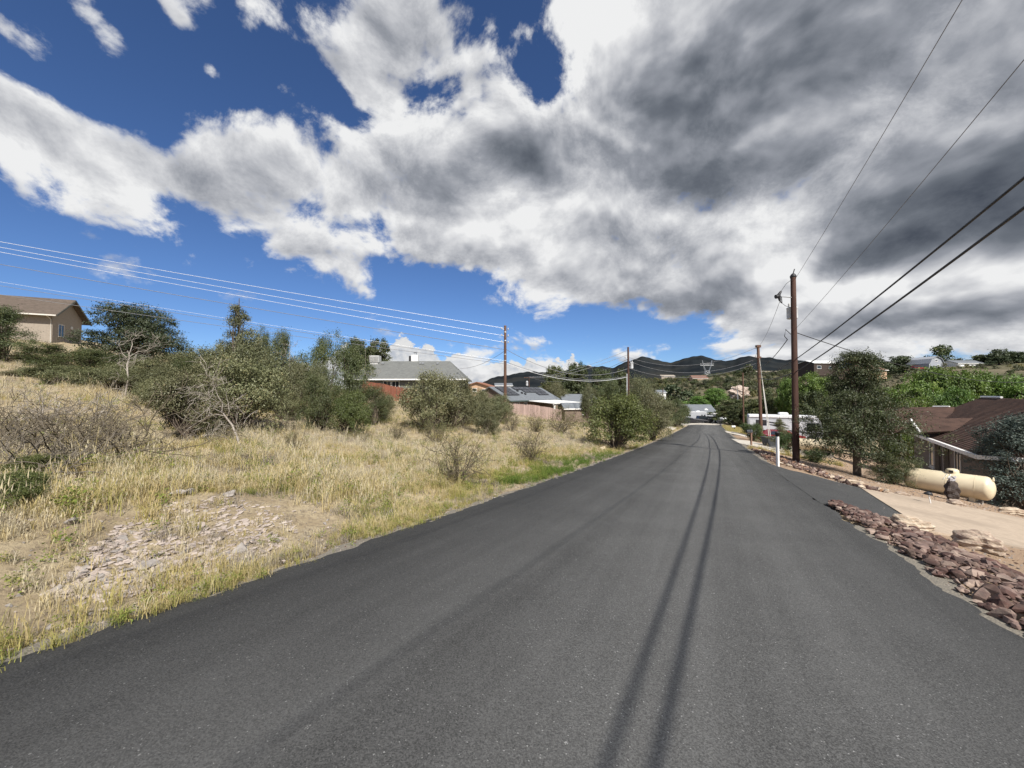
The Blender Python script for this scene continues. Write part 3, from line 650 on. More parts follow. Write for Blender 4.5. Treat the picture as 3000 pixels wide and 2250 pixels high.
def recol(me, mt, nm='crown'):
    m2 = me.copy(); m2.materials.clear(); m2.materials.append(mt); return m2
PROTO['oakg'] = [(recol(a, M_GREENB), b) for a, b in PROTO['oak']]            # greener leafy bush
PROTO['ashd'] = [(recol(a, M_JUN), b) for a, b in PROTO['ash']]              # darker broadleaf
PROTO['farbright'] = [(recol(a, M_BRIGHT), b) for a, b in PROTO['fartree']]
PROTO['fardark'] = [(recol(a, M_DARK), b) for a, b in PROTO['fartree']]
PROTO['farjun'] = [(recol(a, M_JUN), b) for a, b in PROTO['fartree']]
_cnt = {}
def plant(name, kind, p, w, h, label, cat='shrub', group=None, var=None, rz=None, sink=.05):
    """place one plant: width w and height h in metres at ground point p"""
    L = PROTO[kind]; i = _cnt.get(kind, 0); _cnt[kind] = i+1
    cr, tr = L[(i if var is None else var) % len(L)]
    bb = BBOX.setdefault(cr.name, None)
    if bb is None:
        co = np.empty(len(cr.vertices)*3, np.float32); cr.vertices.foreach_get('co', co); co = co.reshape(-1, 3)
        lo, hi = np.percentile(co, 1, 0), np.percentile(co, 99, 0); bb = BBOX[cr.name] = ((hi[0]-lo[0]+hi[1]-lo[1])/2, hi[2])
    h *= 1.1; e = empty(name, (p.x, p.y, p.z-sink), random.random()*6.28 if rz is None else rz, label, cat, group)
    sx, sz = w/bb[0], h/bb[1]; e.scale = (sx, sx, sz)
    ob('crown', cr, None, e)
    if tr: ob('trunk', tr, None, e)
    return e
BBOX = {}
def P3(px0, px1, ytop, D, ybase=None):
    """ground point, width and height for a plant spanning px0..px1 with its top at ytop, at depth D"""
    c = (px0+px1)/2; p = at(c, D); w = (px1-px0)/FPX*D; top = pt(c, ytop, D).z
    return p, w, max(top-p.z, .3)
def PL(name, kind, px0, px1, ytop, D, label, cat='shrub', group=None, var=None, rz=None):
    p, w, h = P3(px0, px1, ytop, D); return plant(name, kind, p, w*1.04, h, label, cat, group, var, rz)
def PG(name, kind, px0, px1, ytop, ybase, label, cat='shrub', group=None, var=None):
    g_ = ground((px0+px1)/2, ybase); return PL(name, kind, px0, px1, ytop, g_.y, label, cat, group, var)

# ---- trees and shrubs of the left lot, from the far left to the road
PL('juniper_bush', 'jun', -70, 85, 915, 27, 'dark juniper at the left picture edge below the tan house')
PL('pine_tree', 'pine', 280, 488, 912, 38, 'big dark round pine right of the tan stucco house', 'tree')
PL('juniper_bush', 'jun', 75, 215, 1012, 26, 'broad juniper bush directly below the tan house wall')
PL('juniper_bush', 'jun', 190, 340, 1030, 25, 'rounded juniper bush left of the big dark pine')
PL('scrub_oak', 'oak', 330, 470, 1060, 24, 'olive scrub oak behind the tall bleached dead tree')
PL('scrub_oak', 'oak', 440, 590, 1050, 26, 'olive scrub oak at the foot of the big dark pine')
PL('scrub_oak', 'oak', 100, 260, 1075, 20, 'low olive scrub at far left behind bare grey brush')
PL('scrub_oak', 'oak', 520, 650, 1030, 27, 'olive scrub oak left of the pointed conifer')
PL('pointed_conifer', 'spire', 648, 745, 923, 25, 'slender pointed conifer rising above the grey green scrub', 'tree')
PL('scrub_oak', 'oak', 560, 700, 1055, 22, 'grey green scrub oak below the pointed conifer')
PG('scrub_oak', 'oak', 470, 640, 1110, 1290, 'wide grey scrub oak left of the leaning dead tree')
PG('scrub_oak', 'oak', 590, 815, 1075, 1262, 'wide grey green scrub oak behind the leaning dead tree')
PL('scrub_oak', 'oak', 680, 800, 995, 24, 'tall grey green scrub oak right of the pointed conifer')
PL('juniper_tree', 'jun', 735, 800, 985, 33, 'dark juniper top showing behind grey green scrub', 'tree')
PL('juniper_tree', 'jun', 780, 870, 990, 30, 'loose juniper tree behind the thin dead snag', 'tree')
PL('scrub_oak', 'oak', 745, 905, 1060, 21, 'brown green scrub oak around the thin dead snag')
PL('juniper_tree', 'jun', 885, 1010, 998, 24, 'dense dark green juniper tree left of the grey roof', 'tree')
PL('juniper_tree', 'jun', 960, 1085, 1035, 23, 'dense green juniper tree touching the wooden fence', 'tree')
PG('juniper_bush', 'jun', 880, 1000, 1110, 1262, 'dark juniper bush low in front of the dense juniper trees')
PG('leafy_bush', 'oakg', 975, 1075, 1160, 1283, 'small bright green bush in front of the juniper trees')
PL('juniper_bush', 'jun', 1050, 1140, 1140, 22, 'green juniper bush at the left end of the visible fence')
PL('broadleaf_tree', 'ashd', 1005, 1080, 1010, 66, 'green tree behind the roof cooler', 'tree')
PL('broadleaf_tree', 'ashd', 1065, 1150, 1012, 68, 'dark green tree behind the grey roof ridge', 'tree')
PG('scrub_oak', 'oak', 1188, 1330, 1108, 1262, 'big grey green scrub oak in front of the grey roofed house')
PG('scrub_oak', 'oak', 1255, 1392, 1118, 1255, 'tall grey green scrub oak below the right end of the grey roof')
PL('scrub_oak', 'oak', 1370, 1440, 1150, 29, 'dark scrub oak right of the grey roofed house')
PL('scrub_oak', 'oak', 1420, 1500, 1165, 30, 'scrub oak hiding the foot of the left utility pole')
PG('twiggy_shrub', 'brush', 1235, 1320, 1225, 1300, 'olive twiggy shrub below the big scrub oak')
PG('twiggy_shrub', 'brush', 1250, 1430, 1268, 1410, 'large twiggy half bare shrub near the road bend of grass')
PG('twiggy_shrub', 'brush', 1490, 1620, 1250, 1350, 'olive twiggy shrub nearest the road below the pink fence')
PG('twiggy_shrub', 'brush', 1590, 1700, 1195, 1268, 'brown twiggy shrub in front of the patio cover')
PG('twiggy_shrub', 'brush', 1530, 1610, 1205, 1265, 'twiggy shrub in front of the pink board fence')
PG('twiggy_shrub', 'brush', 1470, 1530, 1205, 1262, 'grey twiggy shrub below the left utility pole')
PG('twiggy_shrub', 'brush', 1130, 1200, 1230, 1290, 'twiggy shrub between the fence gap and scrub oak')
PG('twiggy_shrub', 'brush', 820, 900, 1255, 1320, 'low twiggy shrub in pale grass below the juniper trees')
PG('twiggy_shrub', 'brush', 1025, 1095, 1250, 1290, 'small grey twiggy shrub right of the bright green bush')
PG('twiggy_shrub', 'brush', 930, 985, 1195, 1262, 'upright yellowish twiggy plant before the dark junipers')
PG('twiggy_shrub', 'brush', 1055, 1075, 1265, 1298, 'tiny olive shrub at the foot of the bright green bush')
PG('twiggy_shrub', 'brush', 1145, 1185, 1305, 1350, 'small upright green twiggy plant alone in pale grass')
PG('leafy_bush', 'oakg', 1715, 1890, 1172, 1315, 'large dense green bush beside the road')
PG('scrub_oak', 'oak', 1865, 1960, 1160, 1290, 'grey green scrub right of the large dense bush')
PL('juniper_bush', 'jun', 1795, 1890, 1175, 40, 'green bush behind the large dense roadside bush')
PL('scrub_oak', 'oak', 1700, 1760, 1145, 42, 'brownish scrub tree right of the patio cover', 'tree')
PL('juniper_tree', 'jun', 1750, 1830, 1125, 48, 'slim juniper tree left of the middle utility pole', 'tree')
PL('scrub_oak', 'oak', 1845, 1915, 1120, 56, 'russet scrub tree right of the middle utility pole', 'tree')
PL('scrub_oak', 'oak', 1895, 1965, 1165, 58, 'grey green bush by the roadside near the small concrete drive')
PL('juniper_bush', 'jun', 1945, 2010, 1172, 70, 'green bush left of the white house at the road end')
PL('scrub_oak', 'oak', 1965, 2015, 1190, 78, 'grey bush beside the parked trailer')
PL('broadleaf_tree', 'ashd', 1590, 1660, 1090, 105, 'dark green tree behind the solar panel roof', 'tree')
PL('broadleaf_tree', 'ashd', 1645, 1730, 1082, 98, 'dark spreading tree right of the solar panel roof', 'tree')
PL('broadleaf_tree', 'ashd', 1720, 1800, 1098, 92, 'dark green tree behind the slim juniper', 'tree')
PL('broadleaf_tree', 'ashd', 1790, 1850, 1100, 96, 'dark tree left behind the middle utility pole', 'tree')
PL('scrub_oak', 'oak', 1600, 1660, 1130, 88, 'olive tree touching the right slope of the solar roof', 'tree')
for a, b, yt, D, kd, lb in [(1395, 1470, 1190, 24, 'oak', 'small scrub oak below the left utility pole'), (0, 120, 1085, 23, 'oak', 'olive scrub at the left edge above the grey brush'), (255, 400, 1085, 19.5, 'oak', 'olive scrub just left of the tall bleached dead tree'), (390, 520, 1085, 19, 'oak', 'grey olive scrub right of the tall bleached dead tree'), (430, 560, 1110, 16.5, 'oak', 'low grey scrub between the two dead trees'),
    (500, 610, 1060, 23, 'jun', 'green juniper shrub between pine and pointed conifer'), (600, 690, 1020, 29, 'oak', 'scrub oak directly behind the pointed conifer'), (820, 900, 1080, 19.5, 'oak', 'scrub oak right of the thin dead snag'), (790, 870, 1150, 17.5, 'oak', 'low brown green scrub under the thin dead snag'), (1090, 1160, 1155, 24, 'oak', 'small scrub oak in front of the red fence'), (905, 960, 1075, 20, 'oak', 'scrub oak left of the dense juniper tree'), (20, 150, 1040, 30, 'jun', 'juniper shrub on the slope below the tan house'), (300, 420, 1045, 31, 'jun', 'juniper shrub at the left foot of the big dark pine'), (1330, 1400, 1145, 27, 'oak', 'scrub oak in the gap right of the big grey green oaks')]:
    PL('scrub_oak' if kd == 'oak' else 'juniper_bush', kd, a, b, yt, D, lb)
# ---- right side
pj, wj, hj = P3(2372, 2640, 1068, 18.6)
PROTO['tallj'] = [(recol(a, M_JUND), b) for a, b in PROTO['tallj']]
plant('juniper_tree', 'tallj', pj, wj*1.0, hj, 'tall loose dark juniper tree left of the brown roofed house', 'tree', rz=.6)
PL('blue_juniper', 'blue', 2918, 3110, 1240, 16.0, 'dark blue green juniper at the right picture edge', 'tree')
PL('hedge_bush', 'hedge', 2360, 2418, 1318, 23.0, 'clipped square green bush in front of the small propane tank')
PL('hedge_bush', 'hedge', 2176, 2228, 1244, 38, 'dark clipped bush beside the brown mailbox post')
PL('young_conifer', 'spire', 2256, 2308, 1236, 31, 'small green conifer in front of the motorhome', 'tree')
PL('hedge_bush', 'hedge', 2278, 2322, 1272, 28, 'low green bush behind the white lamp post')
PL('hedge_bush', 'hedge', 2332, 2358, 1290, 30, 'low grassy bush behind the tall near utility pole')
PL('juniper_bush', 'jun', 2560, 2660, 1330, 17.2, 'dark shrub mass under the right side of the tall juniper')
GT = [('leafy green tree behind the brown roof, leftmost of the row', 2545, 2680, 1125, 50), ('bright leafy tree behind the brown roof with a pale rounded top', 2640, 2760, 1110, 46), ('tall bright leafy tree below the barn', 2660, 2830, 1072, 58),
      ('bright leafy tree above the brown roof ridge', 2760, 2900, 1082, 54), ('bright leafy tree right of the barn tree', 2850, 2990, 1092, 56), ('bright leafy tree at the right picture edge', 2930, 3080, 1105, 50), ('lower bright leafy tree just over the brown roof', 2640, 2740, 1150, 40), ('shaded leafy tree behind the white roof vents', 2730, 2850, 1130, 42)]
for lb, a, b, yt, D in GT: PL('leafy_tree', 'ash', a, b, yt+38, D, lb, 'tree', 'leafy trees behind the brown roofed house')
PL('leafy_tree', 'ash', 2280, 2345, 1130, 75, 'bright round leafy tree behind the motorhome roof', 'tree')
PL('leafy_tree', 'ash', 2330, 2430, 1118, 70, 'bright leafy tree left of the tall dark juniper', 'tree')
PL('broadleaf_tree', 'ashd', 2330, 2420, 1165, 58, 'dark tree behind the front of the motorhome', 'tree')
PL('broadleaf_tree', 'ashd', 2100, 2200, 1178, 92, 'dark tree left of the motorhome by the thin pole', 'tree')
PL('broadleaf_tree', 'ashd', 2190, 2290, 1180, 80, 'dark tree behind the left end of the motorhome', 'tree')
PL('broadleaf_tree', 'ashd', 2130, 2180, 1195, 84, 'dark rounded tree behind the thin far utility pole', 'tree')
PL('leafy_tree', 'ash', 2065, 2130, 1145, 150, 'bright green tree behind the white house at the road end', 'tree')
PL('leafy_tree', 'ash', 2020, 2075, 1168, 140, 'small bright tree above the grey roof at the road end', 'tree')

PG('leafy_bush', 'oakg', -60, 110, 1385, 1480, 'low bright green weeds at the left picture edge')
PG('leafy_bush', 'oakg', 60, 170, 1330, 1390, 'low green shrub among dead brush at left')
# ---- dead trees and bare brush
def dead(name, px, py, dirs, L, r, depth, seed, label, mat=M_DEADW, bend=.35, split=(2, 3), droop=0., part='trunk', cat='dead tree', shrink=.68, minr=.006):
    p = ground(px, py); rng = np.random.default_rng(seed); e = empty(name, (p.x, p.y, p.z-.03), 0, label, cat)
    for i, d in enumerate(dirs):
        mb = MB(); branch_tree(mb, rng, (0, 0, 0), d, L*(1 if i == 0 else .7), r*(1 if i == 0 else .7), depth, bend, split, droop, None, minr, 5, 6, shrink); mb.build(part if i == 0 else 'branch', mat, e)
    return e
def dead_path(e, pts, r0, r1, mat, name, px0, py0, D):
    """a limb drawn through picture points at one depth"""
    base = e.location; P = [pt(a, b, D+c)-base for a, b, c in pts]; n = len(P); MB().tube(P, [r0+(r1-r0)*i/(n-1) for i in range(n)], 6).build(name, mat, e)
def dead_tree(label, D, limbs, name='dead_tree', seed=3):
    a = limbs[0][0][0]; D = ground(a[0], a[1]).y if D is None else D; b = pt(a[0], a[1], D); e = empty(name, (b.x, b.y, tz(b.x, b.y)-.05), 0, label, 'dead tree'); rng = np.random.default_rng(seed)
    for i, (P, r0, r1) in enumerate(limbs):
        P = [(q[0], q[1], rng.normal()*.12 if len(q) < 3 else q[2]) for q in P]; r0, r1 = r0*.42, r1*.42
        dead_path(e, P, r0, r1, M_DEADW, 'trunk' if i == 0 else 'branch', 0, 0, D)
        if i:      # fine twigs at the end of each limb
            mb = MB()
            for q in P[len(P)//2:]:
                for _ in range(5): branch_tree(mb, rng, pt(q[0], q[1], D+q[2])-e.location, (rng.normal(), rng.normal(), rng.normal()*.7+.5), rng.uniform(.25, .5), r1*1.1, 1, .5, (2, 3), 0, None, .005, 3, 4)
            mb.build('twigs', M_DEADW, e)
    return e
dead_tree('tall bleached dead tree with forked white limbs at left', 18.5, [
    ([(366, 1195), (368, 1150), (376, 1110), (372, 1070), (381, 1043), (374, 1028)], .11, .06),
    ([(376, 1046), (388, 1010), (386, 998), (398, 985)], .045, .02), ([(378, 1046), (405, 1030), (430, 1027), (450, 1015), (470, 1003)], .045, .015),
    ([(372, 1048), (358, 1035), (350, 1012)], .04, .015), ([(374, 1090), (360, 1072), (345, 1066)], .025, .01), ([(377, 1075), (395, 1058), (400, 1050)], .025, .01),
    ([(385, 1180), (405, 1178), (425, 1170), (440, 1160)], .04, .012), ([(372, 1120), (350, 1110)], .02, .01)], seed=5)
dead_tree('leaning pale dead tree with arching branches before grey scrub', None, [
    ([(704, 1312), (696, 1285), (680, 1245), (664, 1225), (648, 1203), (645, 1190)], .075, .04),
    ([(650, 1205), (652, 1180), (638, 1160), (628, 1130), (622, 1112), (605, 1098)], .035, .01), ([(664, 1225), (672, 1205), (670, 1190), (684, 1182)], .035, .015),
    ([(655, 1218), (630, 1213), (605, 1222), (590, 1236)], .028, .008), ([(650, 1208), (625, 1196), (600, 1205)], .022, .008),
    ([(700, 1312), (660, 1280), (620, 1272), (590, 1276), (566, 1302)], .024, .008), ([(640, 1180), (618, 1165), (600, 1152)], .016, .007), ([(690, 1268), (700, 1248)], .014, .006)], seed=9)
dead_tree('thin grey dead snag standing among brown scrub', 20.5, [
    ([(846, 1150), (848, 1090), (849, 1040), (848, 992)], .045, .012), ([(848, 1120), (868, 1100), (880, 1090)], .018, .007), ([(848, 1110), (828, 1095), (815, 1090)], .018, .007),
    ([(848, 1075), (862, 1058)], .014, .006), ([(848, 1060), (834, 1045)], .014, .006), ([(849, 1030), (858, 1015)], .01, .005)], seed=12)
dead_tree('bare spreading dead shrub in front of the roof cooler', 40, [
    ([(1070, 1125), (1070, 1090), (1071, 1060), (1070, 1010)], .08, .02), ([(1070, 1095), (1088, 1075), (1100, 1058)], .03, .01), ([(1070, 1090), (1055, 1070), (1048, 1056)], .03, .01),
    ([(1070, 1105), (1095, 1095), (1112, 1092)], .03, .01), ([(1070, 1100), (1050, 1090)], .025, .01), ([(1071, 1075), (1082, 1050)], .02, .008)], seed=14)
rb = np.random.default_rng(31)
for px, py, n, L, lb, mt in [(90, 1290, 26, 1.5, 'sprawling grey bare brush at the far left', M_BRUSH), (230, 1340, 34, 1.5, 'dark arching bare brush with streaked fallen twigs', M_TWIG), (170, 1235, 22, 1.3, 'pale bare branching brush below the low olive scrub', M_DEADW),
                             (300, 1255, 22, 1.4, 'tangled bare brush under the tall bleached dead tree', M_BRUSH), (40, 1390, 26, 1.0, 'dark low bare brush at the left picture edge', M_BRUSH), (150, 1300, 40, 1.1, 'dense brown dead brush in the middle of the left slope', M_TWIG), (20, 1260, 30, 1.2, 'brown dead brush high at the left picture edge', M_TWIG), (320, 1310, 30, 1.0, 'low dark dead brush right of the arching brush', M_TWIG), (120, 1370, 36, .9, 'low grey brown dead brush above the leaning grass', M_BRUSH), (850, 1215, 26, 1.2, 'grey dead brush under the thin snag', M_BRUSH), (1100, 1240, 16, .9, 'grey bare twigs below the wooden fence', M_BRUSH)]:
    p = ground(px, py); e = empty('bare_brush', (p.x, p.y, p.z), 0, lb, 'bare brush'); mb = MB()
    for _ in range(n):
        a = rb.random()*6.283; el = rb.uniform(.0, .75); branch_tree(mb, rb, (rb.normal()*.5, rb.normal()*.35, .02), (math.cos(a)*math.cos(el), math.sin(a)*math.cos(el), math.sin(el)), L*rb.uniform(.4, .75), .018, 2, .5, (2, 4), .12, None, .0055, 4, 4, .62)
    mb.build('branches', mt, e)

# ---------------------------------------------------------------- dry grass, weeds and pebbles (stuff)
def grass_mat():
    m, g, bs, out = new_mat('grass_blades')
    gi = g.n('ShaderNodeAttribute', attribute_type='INSTANCER', attribute_name='g').outputs['Fac']
    v = g.n('ShaderNodeAttribute', attribute_name='v').outputs['Fac']
    rp = g.n('ShaderNodeValToRGB'); g.link(g.m('MULTIPLY_ADD', g.m('SUBTRACT', v, .5), .16, gi), rp.inputs[0]); e = rp.color_ramp.elements
    st_ = [(0., (.085, .145, .03)), (.22, (.17, .21, .05)), (.40, (.33, .31, .10)), (.55, (.49, .39, .19)), (.72, (.57, .50, .34)), (.88, (.47, .42, .325)), (1., (.27, .23, .19))]
    e[0].position, e[0].color = st_[0][0], (*st_[0][1], 1); e[1].position, e[1].color = st_[-1][0], (*st_[-1][1], 1)
    for p, c in st_[1:-1]: q = e.new(p); q.color = (*c, 1)
    df = g.n('ShaderNodeBsdfDiffuse'); tr = g.n('ShaderNodeBsdfTranslucent'); mx = g.n('ShaderNodeMixShader'); mx.inputs[0].default_value = .3
    for q in (df, tr): g.link(rp.outputs[0], q.inputs[0])
    g.link(df.outputs[0], mx.inputs[1]); g.link(tr.outputs[0], mx.inputs[2]); g.link(mx.outputs[0], out.inputs[0]); g.nt.nodes.remove(bs); return m
M_GRASS = grass_mat()
def tuft(seed, n, h, spread, lean, w, heads=False):
    rng = np.random.default_rng(seed); V = []; F = []; v = []
    for i in range(n):
        a = rng.random()*6.283; b = np.array([rng.normal()*spread, rng.normal()*spread, -.02]); ln = lean*rng.uniform(.2, 1.); hh = h*rng.uniform(.55, 1.1)
        d = np.array([math.cos(a), math.sin(a), 0]); sd = np.array([-d[1], d[0], 0])*w*rng.uniform(.6, 1.2); k = len(V)
        V += [b-sd, b+sd, b+d*hh*ln*.35+sd*.8+[0, 0, hh*.6], b+d*hh*ln*.35-sd*.8+[0, 0, hh*.6], b+d*hh*ln+[0, 0, hh*(1-.25*ln)]]
        F += [(k, k+1, k+2), (k, k+2, k+3), (k+3, k+2, k+4)]; v += [rng.random()]*5
        if heads and rng.random() < .6:
            t = V[k+4]; k2 = len(V); V += [t-sd*2.2-[0, 0, hh*.16], t+sd*2.2-[0, 0, hh*.1], t+d*.02+[0, 0, hh*.08]]; F += [(k2, k2+1, k2+2)]; v += [.9]*3
    return mesh_np('tuft', V, F, M_GRASS, {'v': v})
def weed(seed):
    rng = np.random.default_rng(seed); C = rng.normal(size=(70, 3))*[.09, .09, .08]+[0, 0, .14]; C[:, 2] = np.abs(C[:, 2]); V, F, v = cards(C, .045, 1.7, .4, None, rng)
    return mesh_np('weed', V, F, M_GRASS, {'v': v})
def gn_scatter(name, meshes, P, rot, scl, gi, gcol, tilt=None):
    col = bpy.data.collections.new(name+'_pieces')
    for i, me in enumerate(meshes):
        o = bpy.data.objects.new('%s_piece_%02d' % (name, i), me); col.objects.link(o)
    me = bpy.data.meshes.new(name); me.vertices.add(len(P)); me.vertices.foreach_set('co', np.asarray(P, np.float32).ravel())
    for an, ty, dat in (('rot', 'FLOAT', rot), ('scl', 'FLOAT', scl), ('g', 'FLOAT', gcol)):
        a = me.attributes.new(an, ty, 'POINT'); a.data.foreach_set('value', np.asarray(dat, np.float32))
    a = me.attributes.new('gi', 'INT', 'POINT'); a.data.foreach_set('value', np.asarray(gi, np.int32))
    o = ob(name, me); ng = bpy.data.node_groups.new(name+'_scatter', 'GeometryNodeTree'); o.modifiers.new('scatter', 'NODES').node_group = ng
    ng.interface.new_socket('Geometry', in_out='INPUT', socket_type='NodeSocketGeometry'); ng.interface.new_socket('Geometry', in_out='OUTPUT', socket_type='NodeSocketGeometry')
    g = G(ng); gin = g.n('NodeGroupInput'); gout = g.n('NodeGroupOutput'); ci = g.n('GeometryNodeCollectionInfo'); ci.inputs['Collection'].default_value = col
    ci.inputs['Separate Children'].default_value = True; ci.inputs['Reset Children'].default_value = True
    iop = g.n('GeometryNodeInstanceOnPoints'); iop.inputs['Pick Instance'].default_value = True
    def na(n_, t): q = g.n('GeometryNodeInputNamedAttribute', data_type=t); q.inputs['Name'].default_value = n_; return q.outputs['Attribute']
    cx = g.n('ShaderNodeCombineXYZ'); g.link(na('rot', 'FLOAT'), cx.inputs[2]); e2r = g.n('FunctionNodeEulerToRotation'); g.link(cx.outputs[0], e2r.inputs[0])
    sx = g.n('ShaderNodeCombineXYZ'); sa = na('scl', 'FLOAT'); [g.link(sa, sx.inputs[i]) for i in range(3)]
    g.link(gin.outputs[0], iop.inputs['Points']); g.link(ci.outputs[0], iop.inputs['Instance']); g.link(na('gi', 'INT'), iop.inputs['Instance Index'])
    g.link(e2r.outputs[0], iop.inputs['Rotation']); g.link(sx.outputs[0], iop.inputs['Scale']); g.link(iop.outputs[0], gout.inputs[0])
    return o
def vnoise(x, y, f, sd=0):
    """cheap smooth pseudo-noise 0..1"""
    return .5+.5*(np.sin(x*f+1.7+sd)*np.sin(y*f*1.13-.4+sd)+.6*np.sin((x+y)*f*1.9+2.2+sd)*np.sin((x-y)*f*2.3+.8)+.35*np.sin(x*f*4.1+sd)*np.sin(y*f*3.7+1))/1.95
tufts = [tuft(1, 28, .32, .09, 1.0, .0055), tuft(2, 22, .42, .08, .85, .0045, True), tuft(3, 34, .22, .10, 1.3, .0055), tuft(4, 16, .52, .07, .8, .004, True), tuft(5, 40, .14, .13, 1.6, .005), weed(6), weed(7), tuft(8, 8, .8, .05, .6, .0045, True)]
def build_grass():
    pts = []
    n = 105000
    r = np.exp(RNG.uniform(math.log(1.8), math.log(80), n)); az = RNG.uniform(R(-58), R(40), n); x, y = r*np.sin(az), r*np.cos(az)
    s, t = st(x, y); dl = -(t-RC)-RH
    # keep an even cover that thins with distance, patchy
    dens = np.interp(r, [1.8, 4, 10, 30, 80], [.4, .95, 1., 1., .62])
    patch = vnoise(x, y, .55); bare = vnoise(x, y, 1.7, 3)
    keep = (RNG.random(n) < dens*np.clip(.25+1.1*patch, 0, 1)) & (dl > -.03) & (dl < 75)
    keep &= ~((RNG.random(n) < .8) & (bare < .40))
    keep &= (RNG.random(n) < np.clip(dl/.3, .4, 1.))
    # thin over the bedrock outcrop
    oc_c = [ground(*q) for q in ((230, 1710), (330, 1680), (430, 1640), (540, 1590), (650, 1560), (740, 1540), (560, 1530))]
    do = np.min([np.hypot((x-c.x), (y-c.y)) for c in oc_c], 0); keep &= ~((do < .95+.5*bare) & (RNG.random(n) < .88))
    x, y, r, dl, s, patch = (q[keep] for q in (x, y, r, dl, s, patch)); m = len(x)
    z = terrain(x, y)
    gi = RNG.choice([0, 1, 2, 3, 4, 7], m, p=[.28, .2, .22, .1, .16, .04])
    gc = .69+RNG.normal(size=m)*.10+(vnoise(x, y, .35, 5)-.5)*.30+(vnoise(x, y, 1.6, 15)-.5)*.22
    edge = np.exp(-np.maximum(dl-.1, 0)/1.1)*np.clip(vnoise(s, s*.3, .5, 1)*1.2+.25, 0, 1)       # greener beside the road
    gc = gc - edge*.42; green = np.exp(-((s-14.5)/5.)**2)*np.exp(-((dl-.8)/.9)**2); gc = gc-green*.55
    lg = vnoise(x, y, .8, 9); gc = np.where((lg > .72) & (RNG.random(m) < .5), gc-.28, gc)
    wd = (RNG.random(m) < .10+.5*green+.12*edge); gi = np.where(wd, RNG.choice([5, 6], m), gi); gc = np.where(wd, np.minimum(gc, .3)-.1*RNG.random(m), gc)
    gr = (vnoise(x, y, .9, 12) > .62) & (RNG.random(m) < .6); gc = np.where(gr, .95+.05*RNG.random(m), gc); gi = np.where(gr, RNG.choice([2, 4], m), gi)
    scl = (.55+.9*vnoise(x, y, 1.3, 7))*np.interp(r, [2, 10, 40, 80], [.55, .62, .85, 1.1])*(.65+.7*RNG.random(m))*np.interp(dl, [0, .6, 2.5], [.55, .75, 1.])
    # long grass on the slope at far left
    P = np.stack([x, y, z], -1)
    # right-hand verges
    n2 = 5000; s2 = RNG.uniform(30, 92, n2); d2 = RNG.uniform(.2, 5, n2); x2, y2 = xy(s2, RC+RH+d2); k = (vnoise(x2, y2, .5, 2) > .3) & ((s2 < 31) | (s2 > 62)); x2, y2 = x2[k], y2[k]; n2 = len(x2)
    P2 = np.stack([x2, y2, terrain(x2, y2)], -1)
    P = np.concatenate([P, P2]); gi = np.concatenate([gi, RNG.choice([0, 1, 2], n2)]); gc = np.concatenate([gc, .47+RNG.normal(size=n2)*.06]); scl = np.concatenate([scl, 1.1*(.6+.7*RNG.random(n2))])
    o = gn_scatter('dry_grass', tufts, P, RNG.random(len(P))*6.283, scl, gi, np.clip(gc, 0, 1))
    tag(o, 'dry straw coloured grass and weeds covering the lot left of the road', 'grass', kind='stuff')
build_grass()
def build_pebbles():
    pb = [rock_mesh('pebble', 900+k, .6, 9, M_SLAB[k % 2]) for k in range(4)] + [rock_mesh('pebble', 950, .6, 9, M_RIP[0]), rock_mesh('pebble', 951, .6, 9, M_RIP[1])]
    s = RNG.uniform(-2, 40, 5200); side = RNG.random(5200) < .6; d = np.abs(RNG.normal(size=5200))*.22+.02
    t = np.where(side, RC-RH-d, RC+RH+d+.02); x, y = xy(s, t)
    n2 = 15000; s2 = RNG.uniform(2, 34, n2); d2 = RNG.uniform(1.2, 12, n2); x2, y2 = xy(s2, RC+RH+d2)            # gravel of the right yard
    n3 = 5000; r3 = np.exp(RNG.uniform(math.log(3), math.log(22), n3)); a3 = RNG.uniform(R(-55), R(15), n3); x3, y3 = r3*np.sin(a3), r3*np.cos(a3); s3, t3 = st(x3, y3); k = (-(t3-RC)-RH) > .2; x3, y3 = x3[k], y3[k]; n3 = len(x3)
    X, Y = np.concatenate([x, x2, x3]), np.concatenate([y, y2, y3]); n = len(X)
    P = np.stack([X, Y, terrain(X, Y)+.008], -1); gi = np.concatenate([RNG.integers(0, 6, len(x)), RNG.integers(0, 6, n2), RNG.integers(0, 4, n3)])
    scl = np.concatenate([.014+.035*RNG.random(len(x))**2.5, .018+.065*RNG.random(n2)**2.5, .02+.07*RNG.random(n3)**3])
    o = gn_scatter('loose_gravel', pb, P, RNG.random(n)*6.283, scl, gi, np.zeros(n)); tag(o, 'loose gravel and pebbles along both road edges and the yard', 'gravel', kind='stuff')
build_pebbles()

